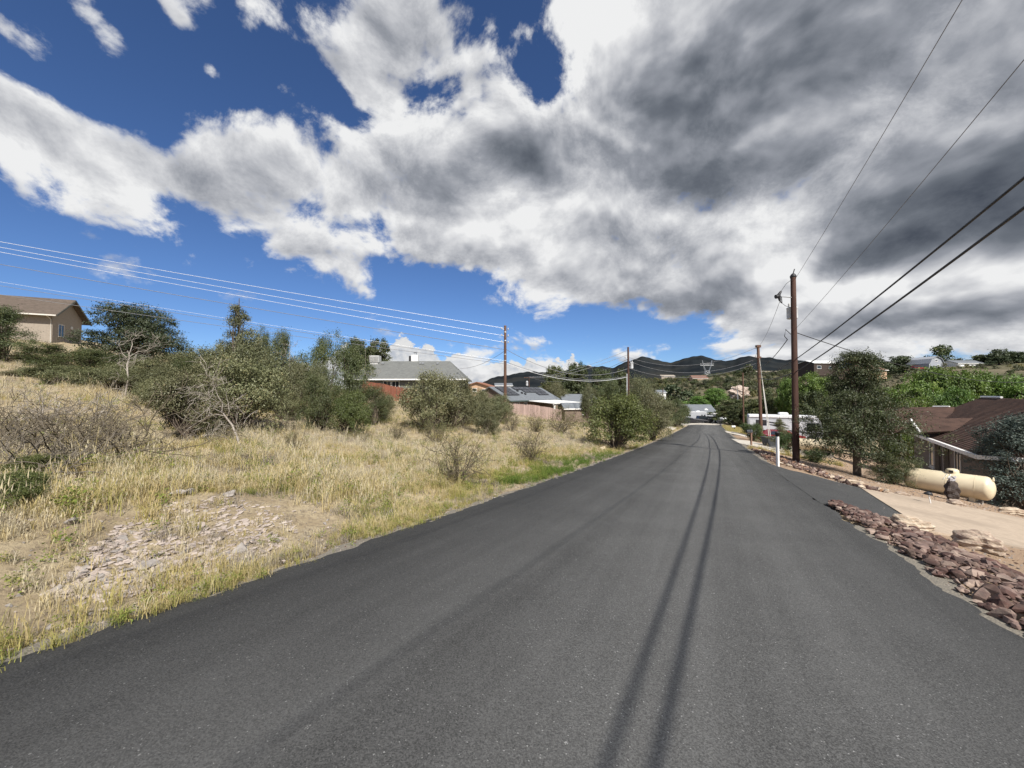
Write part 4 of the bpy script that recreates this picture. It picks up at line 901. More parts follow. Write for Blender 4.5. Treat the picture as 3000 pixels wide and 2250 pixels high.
# ---------------------------------------------------------------- far scrub and far trees on the hills
M_FAR = leaf_mat('far_scrub_leaf', (.058, .066, .034), (.145, .145, .080), (.19, .16, .09), .25, .02, .25)
def build_far_scrub():
    n = 9000; r = np.sqrt(RNG.uniform(95**2, 620**2, n)); az = RNG.uniform(R(-16), R(56), n); x, y = r*np.sin(az), r*np.cos(az)
    s, t = st(x, y); k = ~((np.abs(t-RC) < 9) & (s < 128)) & (vnoise(x, y, .03, 4)+.25*RNG.random(n) > .30); x, y, r = x[k], y[k], r[k]; n = len(x)
    azd = np.degrees(np.arctan2(x, y)); rid = (azd > 41) & (r < 240); hs_ = (np.abs(azd-26.2) < 1.6) & (r > 300) & (r < 372); k = ~(rid & (RNG.random(n) < .25)) & ~hs_; x, y, r, rid = x[k], y[k], r[k], rid[k]; n = len(x)
    P = np.stack([x, y, terrain(x, y)-.1], -1)
    o = gn_scatter('hillside_scrub', [recol(a, mt) for a, b in PROTO['farbush'] for mt in (M_FAR, M_JUN, M_OLIVE)], P, RNG.random(n)*6.283, (.6+1.1*RNG.random(n))*np.where(rid, .55, 1.), RNG.choice([0, 1, 2, 3, 4, 5], n, p=[.3, .2, .08, .24, .12, .06]), np.zeros(n))
    tag(o, 'scrub covering the far hillside', 'scrub', kind='stuff')
build_far_scrub()
rf = random.Random(5)
for i in range(46):
    px = rf.uniform(1700, 2330); D = rf.uniform(120, 330); p = at(px, D); kd = rf.choice(['farjun', 'fartree', 'farjun', 'fardark'])
    plant('hillside_tree', kd, p, rf.uniform(4.5, 8), rf.uniform(3, 5.5), 'small dark tree dotted over the far hillside', 'tree', 'small trees dotted over the far hillside', sink=.3)
for i in range(26):
    px = rf.choice([rf.uniform(2440, 2690), rf.uniform(2860, 3000)]); D = rf.uniform(140, 200); p = at(px, D); kd = rf.choice(['farjun', 'fardark', 'fardark'])
    plant('ridge_tree', kd, p, rf.uniform(4.5, 8), rf.uniform(2.5, 4.2), 'dark tree on the ridge beyond the leafy trees', 'tree', 'dark trees along the right hand ridge', sink=.3)
for px, D, w, h, kd, lb in [(2758, 158, 8, 8, 'farjun', 'tall tree rising behind the gambrel barn'), (2912, 150, 7, 5.5, 'fardark', 'round dark tree on the ridge skyline at right'), (2965, 150, 10, 4.5, 'fardark', 'broad dark tree on the skyline near the right edge'), (2580, 170, 10, 5.5, 'fardark', 'dark tree right of the brown gabled roof on the ridge'), (2640, 165, 9, 5, 'fardark', 'dark tree left of the red vehicle on the ridge'), (2190, 300, 9, 9, 'farjun', 'dark tree on the hill crest beside the leaning pole'),
                             (1975, 190, 14, 9, 'fardark', 'dark conifer like mass on the hillside above the roadside bushes'), (2035, 150, 9, 6, 'farbright', 'pale green tree low on the far hillside'), (1905, 165, 9, 7, 'farbright', 'pale green tree near the small white shed on the hillside')]:
    plant('hillside_tree', kd, at(px, D), w, h, lb, 'tree', sink=.3)

# ---------------------------------------------------------------- mountains
def build_mountains():
    prof = [(700, 1150), (1240, 1148), (1330, 1146), (1385, 1140), (1440, 1107), (1500, 1097), (1540, 1089), (1600, 1091), (1650, 1090), (1690, 1074), (1740, 1074), (1795, 1078), (1835, 1060), (1885, 1047), (1915, 1053), (1960, 1064), (1985, 1057), (2035, 1043), (2060, 1043), (2095, 1055), (2130, 1062), (2160, 1050), (2185, 1044), (2225, 1045), (2260, 1052), (2330, 1057), (2420, 1060), (2520, 1064), (2640, 1068), (2760, 1070), (3000, 1076), (3600, 1100)]
    pa = np.array([math.atan2((p[0]-CXP)/FPX, 1) for p in prof]); pe = np.array([ray(*p).z/math.hypot(ray(*p).x, ray(*p).y) for p in prof])
    az = np.linspace(R(-30), R(62), 420); el = np.interp(az, pa, pe); el = np.convolve(np.pad(el, 2, 'edge'), np.ones(5)/5, 'valid'); el = el+.0009*np.sin(az*140)+.0006*np.sin(az*330+1)
    Rr = np.array([2600, 2900, 3250, 3600, 3950, 4300, 4600, 4800, 5000, 5600, 6500]); hh = np.array([0, .10, .24, .40, .58, .76, .90, .97, 1., .7, .2])
    V = []
    for r, h in zip(Rr, hh):
        sp = np.sin(az*95+np.sin(az*31)*2)*.5+np.sin(az*47+1)*.5
        hz = h + .10*sp*math.sin(math.pi*min(h, 1.))*(1 if h < 1 else 0)
        z = EYE + el*5000*hz; rr = r + 160*sp*(h < 1)
        V.append(np.stack([rr*np.sin(az), rr*np.cos(az), np.where(h == 1, EYE+el*rr, z)], -1))
    V = np.array(V); n, m, _ = V.shape; V[0, :, 2] = -30; idx = np.arange(n*m).reshape(n, m); F = np.stack([idx[:-1, :-1], idx[:-1, 1:], idx[1:, 1:], idx[1:, :-1]], -1).reshape(-1, 4)
    mt = pm('cloud_shaded_slope', (.020, .024, .026), (.012, .015, .018), .004, 1., 0, c3=(.034, .034, .031), s3=.0016, spec=.0)  # near-black base colour paints in the cloud shadow lying over the slopes
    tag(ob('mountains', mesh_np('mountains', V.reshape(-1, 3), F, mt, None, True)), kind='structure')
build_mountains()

# ================================================================ buildings
def shingle(name, c1, c2, c3=None, course=.14):
    """asphalt shingles: tabs as relief and blotches of colour (Object coordinates, courses across local z)"""
    m, g, bs, out = new_mat(name); co = g.n('ShaderNodeTexCoord').outputs['Object']
    vo = g.n('ShaderNodeTexVoronoi', feature='F1'); g.link(g.vm('MULTIPLY', co, (3.2, 3.2, 13.)), vo.inputs['Vector']); vo.inputs['Scale'].default_value = 1.; sep = g.n('ShaderNodeSeparateColor'); g.link(vo.outputs['Color'], sep.inputs[0])
    col = g.mix(sep.outputs[0], c1, c2); col = g.mix(g.ss(g.noise(co, 1.2, 4, .6), .4, .7), col, c3 or tuple(q*.85 for q in c1))
    g.link(col, bs.inputs['Base Color']); bs.inputs['Roughness'].default_value = .9; bs.inputs['Specular IOR Level'].default_value = .15
    sz = g.n('ShaderNodeSeparateXYZ'); g.link(co, sz.inputs[0]); saw = g.m('FRACT', g.m('DIVIDE', sz.outputs[2], course*.42))
    bn = g.n('ShaderNodeBump'); bn.inputs['Distance'].default_value = .012; g.link(g.m('ADD', saw, g.m('MULTIPLY', g.noise(co, 25., 3, .7), .6)), bn.inputs['Height']); g.link(bn.outputs[0], bs.inputs['Normal']); return m
M_SH_TAN = shingle('tan_brown_shingle', (.135, .105, .085), (.085, .068, .055), (.11, .088, .07))
M_SH_GREY = shingle('grey_shingle', (.165, .17, .16), (.12, .123, .118), (.145, .148, .14))
M_SH_GREY2 = shingle('blue_grey_shingle', (.17, .185, .20), (.13, .14, .153))
M_SH_BRN = shingle('brown_shingle', (.088, .054, .042), (.056, .036, .029), (.102, .062, .047))
M_STUCCO = pm('tan_stucco', (.31, .265, .215), (.265, .225, .182), 5., .95, .004, 60.)
M_STUCCO2 = pm('taupe_stucco', (.235, .19, .15), (.20, .16, .125), 4., .95, .004, 60.)
M_WALLG = pm('grey_green_wall', (.16, .16, .14), (.13, .13, .115), 3., .9)
M_WALLB = pm('brown_wall', (.20, .15, .12), (.16, .12, .095), 3., .9)
M_COOL = pm('dull_cooler_paint', (.48, .48, .46), (.40, .40, .385), 4., .6)
M_WHITE = pm('white_paint', (.80, .79, .76), (.72, .71, .68), 3., .55)
M_TRIM = pm('cream_trim', (.62, .585, .52), (.55, .52, .46), 4., .6)
M_DKTRIM = pm('dark_brown_trim', (.055, .035, .03), (.04, .027, .024), 6., .6)
M_RED = pm('red_cedar_board', (.23, .085, .05), (.15, .055, .035), 4., .85, .003, 50., stretch=(6, 6, .7), rand=.2)
M_PINKB = pm('weathered_pink_board', (.46, .335, .29), (.36, .265, .23), 4., .9, .003, 50., stretch=(6, 6, .7), rand=.14)
M_GLASS = glass_mat('window_glass'); M_PANEL = glass_mat('solar_glass', (.012, .014, .02), .18)
M_METAL = pm('galvanised_metal', (.52, .53, .53), (.42, .43, .43), 6., .42, metal=.7)
M_BLACK = pm('black_paint', (.02, .02, .022), (.03, .03, .032), 8., .5)
M_WOOD = pm('pole_wood', (.125, .066, .043), (.07, .04, .03), 10., .9, .008, 30., c3=(.17, .10, .07), s3=3., stretch=(1, 1, .12))
M_WOOD2 = pm('dark_creosote_pole', (.075, .036, .026), (.042, .023, .018), 10., .85, .008, 30., c3=(.10, .055, .04), s3=3., stretch=(1, 1, .12))

def window(par, c, w, h, nrm_axis, sgn, frame=M_TRIM, fw=.07, pane=M_GLASS, split=0, label=None, depth=.06):
    """window part with frame and glass on a wall face; c = centre on the wall surface (local)"""
    fr = MB(); def_ = depth
    def bx(u, v, du, dv, off, th):
        if nrm_axis == 'x': return ((c[0]+sgn*off, c[1]+u, c[2]+v), (th, du, dv))
        return ((c[0]+u, c[1]+sgn*off, c[2]+v), (du, th, dv))
    for u, v, du, dv in ((-w/2, 0, fw, h+fw), (w/2, 0, fw, h+fw), (0, h/2, w-fw, fw), (0, -h/2, w-fw, fw)): fr.box(*bx(u, v, du, dv, def_/2-.01, def_))
    for k in range(split): fr.box(*bx(-w/2+w*(k+1)/(split+1), 0, fw*.7, h-fw, def_/2-.012, def_*.8))
    o = fr.build('window', frame, par); gl = MB(); gl.box(*bx(0, 0, w-.02, h-.02, .008, .016)); gl.build('pane', pane, o)
    sl_ = MB(); sl_.box(*bx(0, -h/2-fw*.7, w+.2, .05, .05, .1)); sl_.build('sill', frame, o)
    return o
def gable_roof(L, W, rise, z, ov=.5, gov=.4, th=.14):
    """ridge along local x (0..L); eaves at y=0 and y=W"""
    k = rise/(W/2); mb1, mb2 = MB(), MB(); zl = z - ov*k
    mb1.slab([(-gov, -ov, zl+th), (L+gov, -ov, zl+th), (L+gov, W/2, z+rise+th), (-gov, W/2, z+rise+th)], th)
    mb2.slab([(L+gov, W+ov, zl+th), (-gov, W+ov, zl+th), (-gov, W/2, z+rise+th), (L+gov, W/2, z+rise+th)], th)
    return mb1, mb2
def gable_walls(L, W, H, rise, z0=-1.2):
    mb = MB(); mb.prism([(0, z0), (W, z0), (W, H), (W/2, H+rise), (0, H)], 0, L, 'x'); return mb
def place(name, p0, ang, label, cat='house', z=None): return empty(name, (p0[0], p0[1], tz(p0[0], p0[1]) if z is None else z), ang, label, cat)

# --- tan stucco house at the upper left: local x runs back along the gable wall's normal...
c0 = pt(152, 1008, 50.0); zb = c0.z
g_dir = Vector((-.42, .907)); v_dir = Vector((-.907, -.42))           # gable wall direction, eave direction
hA = place('stucco_house', (c0.x, c0.y), math.atan2(v_dir.y, v_dir.x), 'tan stucco house with brown shingle roof on the rise at left', z=zb)
LA, WA, HA, RA = 16., 6.4, 4.2, 2.18          # local +x = along the eave to the left, local -y... = back
def A(y): return -y                               # back is local -y
w = MB(); w.prism([(0, -2.4), (-WA, -2.4), (-WA, HA), (-WA/2, HA+RA), (0, HA)], 0, LA, 'x'); w.build('wall', M_STUCCO, hA)
k_ = RA/(WA/2); ov, gov = .9, .75
r1 = MB(); r1.slab([(-gov, ov, HA-ov*k_+.14), (LA, ov, HA-ov*k_+.14), (LA, -WA/2, HA+RA+.14), (-gov, -WA/2, HA+RA+.14)], .14)
r1.slab([(-gov, -WA-ov, HA-ov*k_+.14), (LA, -WA-ov, HA-ov*k_+.14), (LA, -WA/2-.001, HA+RA+.139), (-gov, -WA/2-.001, HA+RA+.139)], .14); rfA = r1.build('roof', M_SH_TAN, hA)
f_ = MB(); f_.box(((LA-gov)/2, ov+.05, HA-ov*k_+.06), (LA+gov, .12, .16)); f_.build('gutter', M_TRIM, rfA)
f_ = MB()
for sg, y0 in ((1, ov), (-1, -WA-ov)): f_.slab([(-gov-.03, y0, HA-ov*k_+.10), (-gov-.002, y0, HA-ov*k_+.10), (-gov-.002, -WA/2, HA+RA+.10), (-gov-.03, -WA/2, HA+RA+.10)], .22)
f_.build('rake_board', M_WALLG, rfA)
window(hA, (0, -1.75, 2.0), 1.15, 1.6, 'x', -1, M_TRIM, .09, split=1)
vn = MB(); vn.box((-.03, -4.0, 2.7), (.08, .42, .36)); vn.build('vent', M_TRIM, hA)
dsp = MB(); dsp.tube([(.25, ov, HA-.55), (.2, .35, HA-.75), (.12, .06, HA-1.), (.12, .06, .1)], .045, 6); dsp.build('downspout', M_TRIM, hA)
window(hA, (6.4, 0, .85), 1.6, .9, 'y', 1, M_DKTRIM, .06)
rail = empty('deck_railing', hA.location, hA.rotation_euler.z, 'dark red railing post and bars before the tan house wall', 'railing')
q = MB(); q.box((4.55, .5, 1.05), (.42, .12, 2.1)); q.build('post', M_DKTRIM, rail)
for zz in (.05, 1.98): q = MB(); q.box((5.8 if zz > 1 else 3.6, .5, zz), (2.6 if zz > 1 else 7.2, .06, .07)); q.build('bar', M_DKTRIM, rail)

# --- grey shingle hip-roofed house behind the red fence
pe = pt(1363, 1110, 52); base = tz(-10, 52)
hB = empty('grey_roof_house', (pe.x, 52, base), 0, 'low house with grey shingle hip roof behind the red fence', 'house')
he = pe.z-base; LB, WB, RB = 16.5, 8.6, 2.75
w = MB(); w.box((-LB/2, WB/2+.0, he/2-.6), (LB-1.0, WB-1.2, he+1.0)); w.build('wall', M_WALLG, hB)
A_, B_, C_, D_ = (0, 0, he), (-LB, 0, he), (-LB, WB, he), (0, WB, he); R1, R2 = (-2.75, WB/2, he+RB), (-LB+2.75, WB/2, he+RB)
r = MB(); r.add([A_, B_, C_, D_, R1, R2, (0, 0, he-.14), (-LB, 0, he-.14), (-LB, WB, he-.14), (0, WB, he-.14)], [(0, 4, 5, 1), (2, 5, 4, 3), (0, 3, 4), (1, 5, 2), (0, 1, 7, 6), (1, 2, 8, 7), (2, 3, 9, 8), (3, 0, 6, 9), (6, 7, 8, 9)]); rfB = r.build('roof', M_SH_GREY, hB)
f_ = MB(); f_.box((-LB/2, -.06, he-.08), (LB+.2, .12, .17)); f_.build('fascia', M_WHITE, rfB)
for x0, s_ in ((-4.4, .3), (-6.5, .35), (-6.9, .25), (-12.3, .4)): f_ = MB(); f_.box((x0, 3.4, he+2.32), (s_, .3, .22), rx=.55); f_.build('roof_vent', M_METAL, rfB)
ch = MB(); ch.box((-8.0, WB/2+.6, he+RB+.3), (.9, .8, 1.3)); chm = ch.build('chimney', M_WHITE, rfB); cp = MB(); cp.box((-8.0, WB/2+.6, he+RB+1.1), (.35, .35, .45)); cp.box((-8., WB/2+.6, he+RB+1.38), (.5, .5, .08)); cp.build('chimney_cap', M_METAL, rfB)
sp = MB(); sp.box((-8.75, WB/2+.4, he+RB+.35), (.25, .25, .9)); sp.build('flue', M_BLACK, rfB)
cl = MB(); cl.box((-13.6, 4.0, he+RB+.25), (1.35, 1.2, 1.0), bev=.04); cl.box((-13.6, 4.0, he+RB-.75), (1.1, 1.0, 1.0)); clo = cl.build('cooler', M_COOL, rfB)
lv = MB(); [lv.box((-13.6, 3.385, he+RB-.1+.13*i), (1.25, .03, .06), rx=.5) for i in range(6)]; lv.build('louvre', M_METAL, clo)
ms = MB(); ms.tube([(-1.0, 1.0, he+.3), (-1.0, 1.0, he+1.35)], .05, 6); ms.tube([(-1., 1., he+1.35), (-1.08, .8, he+1.42), (-1.1, .7, he+1.3)], .07, 6); ms.build('service_mast', M_METAL, rfB)
for x0 in (-9.6, -10.75): window(hB, (x0, .6, he-.75), 1.0, .9, 'y', -1, M_TRIM, .08, split=1)

# --- red cedar fence, one object per board
def board_fence(name, P, label, mat, bw, h, gap=.008, gate=None, par_z=None, rail_mat=None, dip=None):
    e = empty(name, (P[0][0], P[0][1], 0), 0, label, 'fence'); bm_ = MB(); bm_.prism([(-bw/2, 0), (bw/2, 0), (bw/2, h-.05), (bw*.28, h), (-bw*.28, h), (-bw/2, h-.05)], -.01, .01, 'y'); me = bm_.mesh('board', mat)
    for (x0, y0), (x1, y1) in zip(P[:-1], P[1:]):
        L = math.hypot(x1-x0, y1-y0); n = int(L/(bw+gap)); a = math.atan2(y1-y0, x1-x0)
        for i in range(n):
            f = (i+.5)/n; x, y = x0+(x1-x0)*f, y0+(y1-y0)*f; z = tz(x, y)-.06+random.gauss(0, .012)
            if dip: z += dip(f)
            ob('board', me, None, e, (x-P[0][0], y-P[0][1], z), (0, random.gauss(0, .006), a+random.gauss(0, .01)))
        for zz in (.35, h-.4):
            rl = MB()
            for j in range(6):
                f0, f1 = j/6, (j+1)/6; a0 = Vector((x0+(x1-x0)*f0, y0+(y1-y0)*f0, 0)); a1 = Vector((x0+(x1-x0)*f1, y0+(y1-y0)*f1, 0))
                off = Vector((-math.sin(a), math.cos(a), 0))*.045
                rl.tube([a0+off-Vector((P[0][0], P[0][1], -tz(a0.x, a0.y)-zz)), a1+off-Vector((P[0][0], P[0][1], -tz(a1.x, a1.y)-zz))], .035, 4, False)
            rl.build('rail', rail_mat or mat, e)
    return e
f0, f1 = at(1060, 46.5), at(1232, 45.5)
board_fence('cedar_fence', [(f0.x, f0.y), (f1.x, f1.y)], 'red cedar board fence in front of the grey roofed house', M_RED, .145, 1.85, dip=lambda f: -.08*math.sin(math.pi*f))
# --- solar house
pa = pt(1496, 1174, 60); ua = math.atan2(.787, .617); zb = tz(pa.x, 60); he = pa.z-zb
hC = empty('solar_house', (pa.x, 60, zb), ua, 'low grey roofed house with dark solar panels', 'house')
LC, WC, RC_ = 15.2, 9.0, 2.25
w = MB(); w.prism([(.5, -1.), (WC-.5, -1.), (WC-.5, he), (WC/2, he+RC_*.92), (.5, he)], .35, LC-.35, 'x'); w.build('wall', M_WALLB, hC)
r = MB(); r.slab([(0, 0, he), (LC, 0, he), (LC, WC/2, he+RC_), (0, WC/2, he+RC_)], .13); r.slab([(LC, WC, he), (0, WC, he), (0, WC/2+.001, he+RC_-.001), (LC, WC/2+.001, he+RC_-.001)], .13); rfC = r.build('roof', M_SH_GREY2, hC)
f_ = MB(); f_.box((LC/2, -.05, he-.09), (LC, .1, .16)); f_.build('gutter', pm('green_gutter', (.07, .10, .09)), rfC)
nk = Vector((0, -RC_, WC/2)).normalized()
def on_roof(x, d, up): q = Vector((x, d*WC/2/1., he+RC_*d)); return q + nk*up
slope = math.atan2(RC_, WC/2)
def solar(x, d):       # x along, d 0..1 up the slope (centre)
    e = MB(); e.box((0, 0, 0), (1.62, .98, .04)); c = on_roof(x, d, .12); o = e.build('solar_panel', M_BLACK, rfC, c, (slope, 0, 0))
    p_ = MB(); p_.box((0, 0, .021), (1.56, .92, .008)); p_.build('glass', M_PANEL, o)
    gl = MB(); [gl.box((-.78+.26*i, 0, .027), (.012, .92, .004)) for i in range(1, 6)]; gl.build('cell_line', M_METAL, o)
for i in range(2):
    for j in range(3): solar(1.9+1.68*i, .86-.21*j)
for j, (x0, n) in enumerate(((6.3, 5), (8.0, 4), (11.0, 2))):
    for i in range(n): solar(x0+1.68*i, .86-.21*j)
for x0, d in ((5.6, .66), (5.9, .5), (6.4, .42)): f_ = MB(); c = on_roof(x0, d, .12); f_.box(c, (.35, .3, .2), rx=slope); f_.build('roof_vent', M_BLACK, rfC)
for x0, w_ in ((2.2, 1.5), (4.6, .9)): window(hC, (x0, .5, he-.75), w_, .7, 'y', -1, M_WHITE, .07, split=2)
pc = MB(); pc.slab([(4.6, -.2, he-.05), (13.5, -.2, he-.05), (13.5, -5.2, he-.42), (4.6, -5.2, he-.42)], .09); pco = pc.build('patio_cover', M_WHITE, hC)
for x0 in (5.0, 9.0, 13.1): q = MB(); q.box((x0, -4.9, (he-.55)/2), (.2, .2, he-.55)); q.build('post', M_WHITE, pco)
q = MB(); q.box((9.05, -4.9, he-.62), (8.8, .16, .2)); q.build('beam', M_WHITE, pco)
q0, q1, q2 = at(1494, 57.5), at(1645, 54.5), at(1476, 62)
board_fence('pink_board_fence', [(q2.x, q2.y), (q0.x, q0.y), (q1.x, q1.y)], 'weathered pinkish board fence around the solar house yard', M_PINKB, .145, 1.85)

def simple_house(name, p, ang, L, W, H, rise, wall, roof, label, cat='house', ov=.4, wins=(), z=None, trim=M_WHITE):
    e = place(name, (p.x, p.y), ang, label, cat, p.z if z is None else z); gable_walls(L, W, H, rise).build('wall', wall, e)
    a, b = gable_roof(L, W, rise, H, ov, ov); rf_ = a.build('roof', roof, e); b.build('roof', roof, e)
    k = rise/(W/2); f_ = MB(); f_.box((L/2, -ov-.02, H-ov*k+.05), (L+2*ov, .05, .18)); f_.build('fascia', trim, rf_)
    for c, ww, hh, ax, sg in wins: window(e, c, ww, hh, ax, sg, trim, .08)
    return e
M_ORNG = pm('orange_tan_wall', (.50, .33, .22), (.44, .29, .19), 3., .9)
M_TERRA = pm('terracotta_roof', (.27, .125, .075), (.20, .09, .055), 6., .9)
M_RBRN = pm('red_brown_roof', (.20, .115, .085), (.15, .085, .065), 5., .9)
M_DKBRN = pm('dark_brown_siding', (.06, .042, .034), (.045, .032, .026), 4., .85)
p = at(1438, 84); p.z = pt(1438, 1152, 84).z
simple_house('orange_gable_house', p, R(82), 7., 6.2, 1.4, .95, M_ORNG, M_TERRA, 'small orange gabled house behind the grey roofed house', ov=.5, wins=[((0, 3.6, .7), .9, .7, 'x', -1), ((0, 1.6, .6), .8, .6, 'x', -1)])
p = at(1655, 84); simple_house('grey_roof_cottage', Vector((p.x, p.y, pt(1655, 1178, 84).z-2.2)), R(10), 7.5, 7, 2.2, 1.6, M_WALLG, M_SH_GREY2, 'grey roofed cottage right of the solar house', wins=[((2, 0, 1.2), 1, .8, 'y', -1)])
p = at(1655, 60); simple_house('garden_shed', Vector((p.x, p.y, pt(1655, 1197, 60).z-1.6)), R(8), 4.2, 3, 1.6, .75, M_WALLB, M_SH_GREY2, 'low shed with grey roof right of the patio cover', 'shed', .25, wins=[((3.2, 0, .9), .6, .5, 'y', -1)])
# --- white house and grey roof at the end of the road
hp = pt(2006, 1238, 104); e = simple_house('white_house', Vector((hp.x, 104, tz(hp.x, 104)-.2)), R(-3), 8.2, 7.5, 2.55, 2.0, M_WHITE, M_SH_GREY2, 'white house with grey roof at the end of the road', wins=[((2, 0, 1.4), .8, 1.2, 'y', -1), ((5, 0, 1.4), 1.2, 1., 'y', -1)])
gb = MB(); gb.prism([(5.6, 3.15), (6.8, 3.15), (6.2, 3.75)], 1.0, 2.2, 'y'); gb.build('gable_vent', M_WHITE, e)
hp = pt(2066, 1238, 107); simple_house('white_garage', Vector((hp.x, 107, tz(hp.x, 107)-.2)), R(80), 8., 6., 2.4, 1.9, M_WHITE, M_RBRN, 'white gabled wing with dark roof at the end of the road', wins=[((0, 2.2, 1.2), 1.4, 1.4, 'x', -1)])

# --- brown shingle house on the right: local x away from the camera along the road face, local y to the right/back
cE = pt(2869, 1335, 17.0)
def rh(px, py, D): return pt(px, py, D)
# eave line runs from the near corner away to the left rear
eA = cE.copy(); eB = Vector((eA.x+.6*16.4, eA.y+.8*16.4, eA.z)); ang = math.atan2(eB.y-eA.y, eB.x-eA.x); LE = math.hypot(eB.x-eA.x, eB.y-eA.y)
z0 = tz(eA.x+1, eA.y+1)-.25; he = eA.z - z0
hD = empty('brown_roof_house', (eA.x, eA.y, z0), ang, 'taupe house with brown shingle hip roof below the road on the right', 'house')
# local: +x along the eave (away), -y towards the house depth
Dp = 8.4; ridge = 2.4; hx = 4.0
w = MB(); w.box((LE/2+.3, -Dp/2, he/2-.5), (LE-1.0, Dp-1.3, he+.8)); w.build('wall', M_STUCCO2, hD)
def course_roof(corners, n, name, mat, parent, th=.028):
    """a roof face built of stepped shingle courses; corners: eave a,b then top c,d (a-d and b-c are the sides)"""
    a, b, c, d = [Vector(q) for q in corners]; nrm = (b-a).cross(d-a).normalized(); nrm = nrm if nrm.z > 0 else -nrm
    for i in range(n):
        f0, f1 = i/n, min((i+1.25)/n, 1.)
        q = [a.lerp(d, f0)+nrm*th, b.lerp(c, f0)+nrm*th, b.lerp(c, f1)+nrm*.004, a.lerp(d, f1)+nrm*.004]
        m_ = MB(); lo = [v-nrm*(th if k < 2 else .004)-nrm*.01 for k, v in enumerate(q)]
        m_.add(q+lo, [(0, 1, 2, 3), (4, 5, 1, 0), (5, 6, 2, 1), (7, 4, 0, 3)]); m_.build(name, mat, parent)
A0, B0, C0, D0 = Vector((0, 0, he)), Vector((LE+.4, 0, he)), Vector((LE+.4, -Dp, he)), Vector((0, -Dp, he))
T1, T2 = Vector((hx, -Dp/2, he+ridge)), Vector((LE+.4-.02, -Dp/2, he+ridge))
r = MB(); r.add([A0, B0, C0, D0, T1, T2]+[q-Vector((0, 0, .16)) for q in (A0, B0, C0, D0)], [(0, 1, 5, 4), (2, 3, 4, 5), (0, 4, 3), (1, 2, 5), (0, 6, 7, 1), (1, 7, 8, 2), (2, 8, 9, 3), (3, 9, 6, 0), (6, 9, 8, 7)]); rfD = r.build('roof', M_SH_BRN, hD)
course_roof([A0, B0, T2, T1], 40, 'shingle_course', M_SH_BRN, rfD)
course_roof([D0, A0, T1, T1-Vector((.0001, 0, 0))], 40, 'shingle_course', M_SH_BRN, rfD)
f_ = MB(); f_.box((LE/2+.2, .07, he-.06), (LE+.5, .14, .17)); f_.build('gutter', M_WHITE, rfD)
f_ = MB(); f_.box((-.07, -Dp/2, he-.06), (.14, Dp+.2, .17)); f_.build('gutter', M_WHITE, rfD)
# small entry gable breaking the eave, open triangular hood with white fascia
gx = 9.6; gw = 1.9
for sg in (-1, 1):
    s_ = MB(); s_.slab([(gx, .55, he+1.05), (gx+sg*gw, .45, he+.36), (gx+sg*gw, -1.6, he+.62), (gx, -2.8, he+1.28)], .09); s_.build('hood_roof', M_SH_BRN, rfD)
    s_ = MB(); s_.slab([(gx, .60, he+1.09), (gx+sg*gw, .50, he+.40), (gx+sg*gw, .42, he+.40), (gx, .52, he+1.09)], .14); s_.build('hood_fascia', M_WHITE, rfD)
window(hD, (11.1, -.65, he-1.3), .95, 1.6, 'y', 1, M_TRIM, .14)
window(hD, (5.8, -.65, he-1.25), 1.0, 1.9, 'y', 1, M_TRIM, .12, split=1)
for x0 in (7.6, 9.4): q = MB(); q.box((x0, -.52, he/2), (.22, .2, he-.05)); q.build('entry_post', M_STUCCO, hD)
q = MB(); q.box((8.5, -.63, he/2-.1), (.75, .06, he-.3)); q.build('door', M_DKTRIM, hD)
# rear wing ridge and pale ridge caps
Mi = Matrix.Rotation(-ang, 3, 'Z'); wl = lambda px_, py_, D_: Mi @ (pt(px_, py_, D_)-Vector((eA.x, eA.y, z0)))
rw = MB(); rw.slab([wl(2590, 1193, 32.), wl(2796, 1192, 28.), wl(2770, 1272, 24.6), wl(2600, 1262, 27.)], .12); rw.build('wing_roof', M_SH_BRN, hD)
for a_, b_ in (((LE-3.2, -Dp/2, he+ridge+.07), (LE+.3, -Dp/2, he+ridge+.07)), (wl(2733, 1192, 29.3), wl(2782, 1192, 28.3))):
    q = MB(); q.tube([a_, b_], .075, 5, False); q.build('ridge_cap', M_WHITE, rfD)
vp = MB(); vp.tube([(hx+1.6, -Dp/2+.5, he+ridge-.7), (hx+1.6, -Dp/2+.5, he+ridge+.25)], .1, 8); vp.lathe([(.02, 0), (.2, .02), (.2, .1), (.02, .16)], 10, Matrix.Translation((hx+1.6, -Dp/2+.5, he+ridge+.25))); vp.build('roof_vent', M_BLACK, rfD)

# --- far buildings on the ridge and hill
def far_house(px, py, D, ang, L, W, H, rise, wall, roof, label, cat='house', wins=(), name='hill_house'):
    q = pt(px, py, D); return simple_house(name, q, ang, L, W, H, rise, wall, roof, label, cat, .35, wins)
far_house(2385, 1092, 165, R(8), 12, 8, 4.2, 1.2, M_DKBRN, M_WHITE, 'dark brown house with pale roof on the ridge behind the tall juniper', wins=[((2.5, 0, 2.4), 2, 1.2, 'y', -1), ((8, 0, 2.2), 1.4, 1.2, 'y', -1)])
far_house(2498, 1080, 170, R(0), 8, 7, 2., 2.2, M_WHITE, M_SH_BRN, 'white walled house with big dark brown roof on the ridge skyline', wins=[((5.5, 0, 1.), 1, .7, 'y', -1)])
far_house(2538, 1098, 120, R(15), 9, 8, 1.6, 1.6, M_ORNG, M_RBRN, 'low house with wide red brown roof below the ridge', wins=[((3, 0, .8), 1, .6, 'y', -1)])
far_house(2030, 1122, 330, R(-4), 13, 9, 4.0, 2.6, M_ORNG, M_RBRN, 'tan house with red brown roof on the far hillside', wins=[((3, 0, 2.), 1.2, 2., 'y', -1), ((5.4, 0, 2.), 1.2, 2., 'y', -1), ((7.8, 0, 2.), 1.2, 2., 'y', -1)])
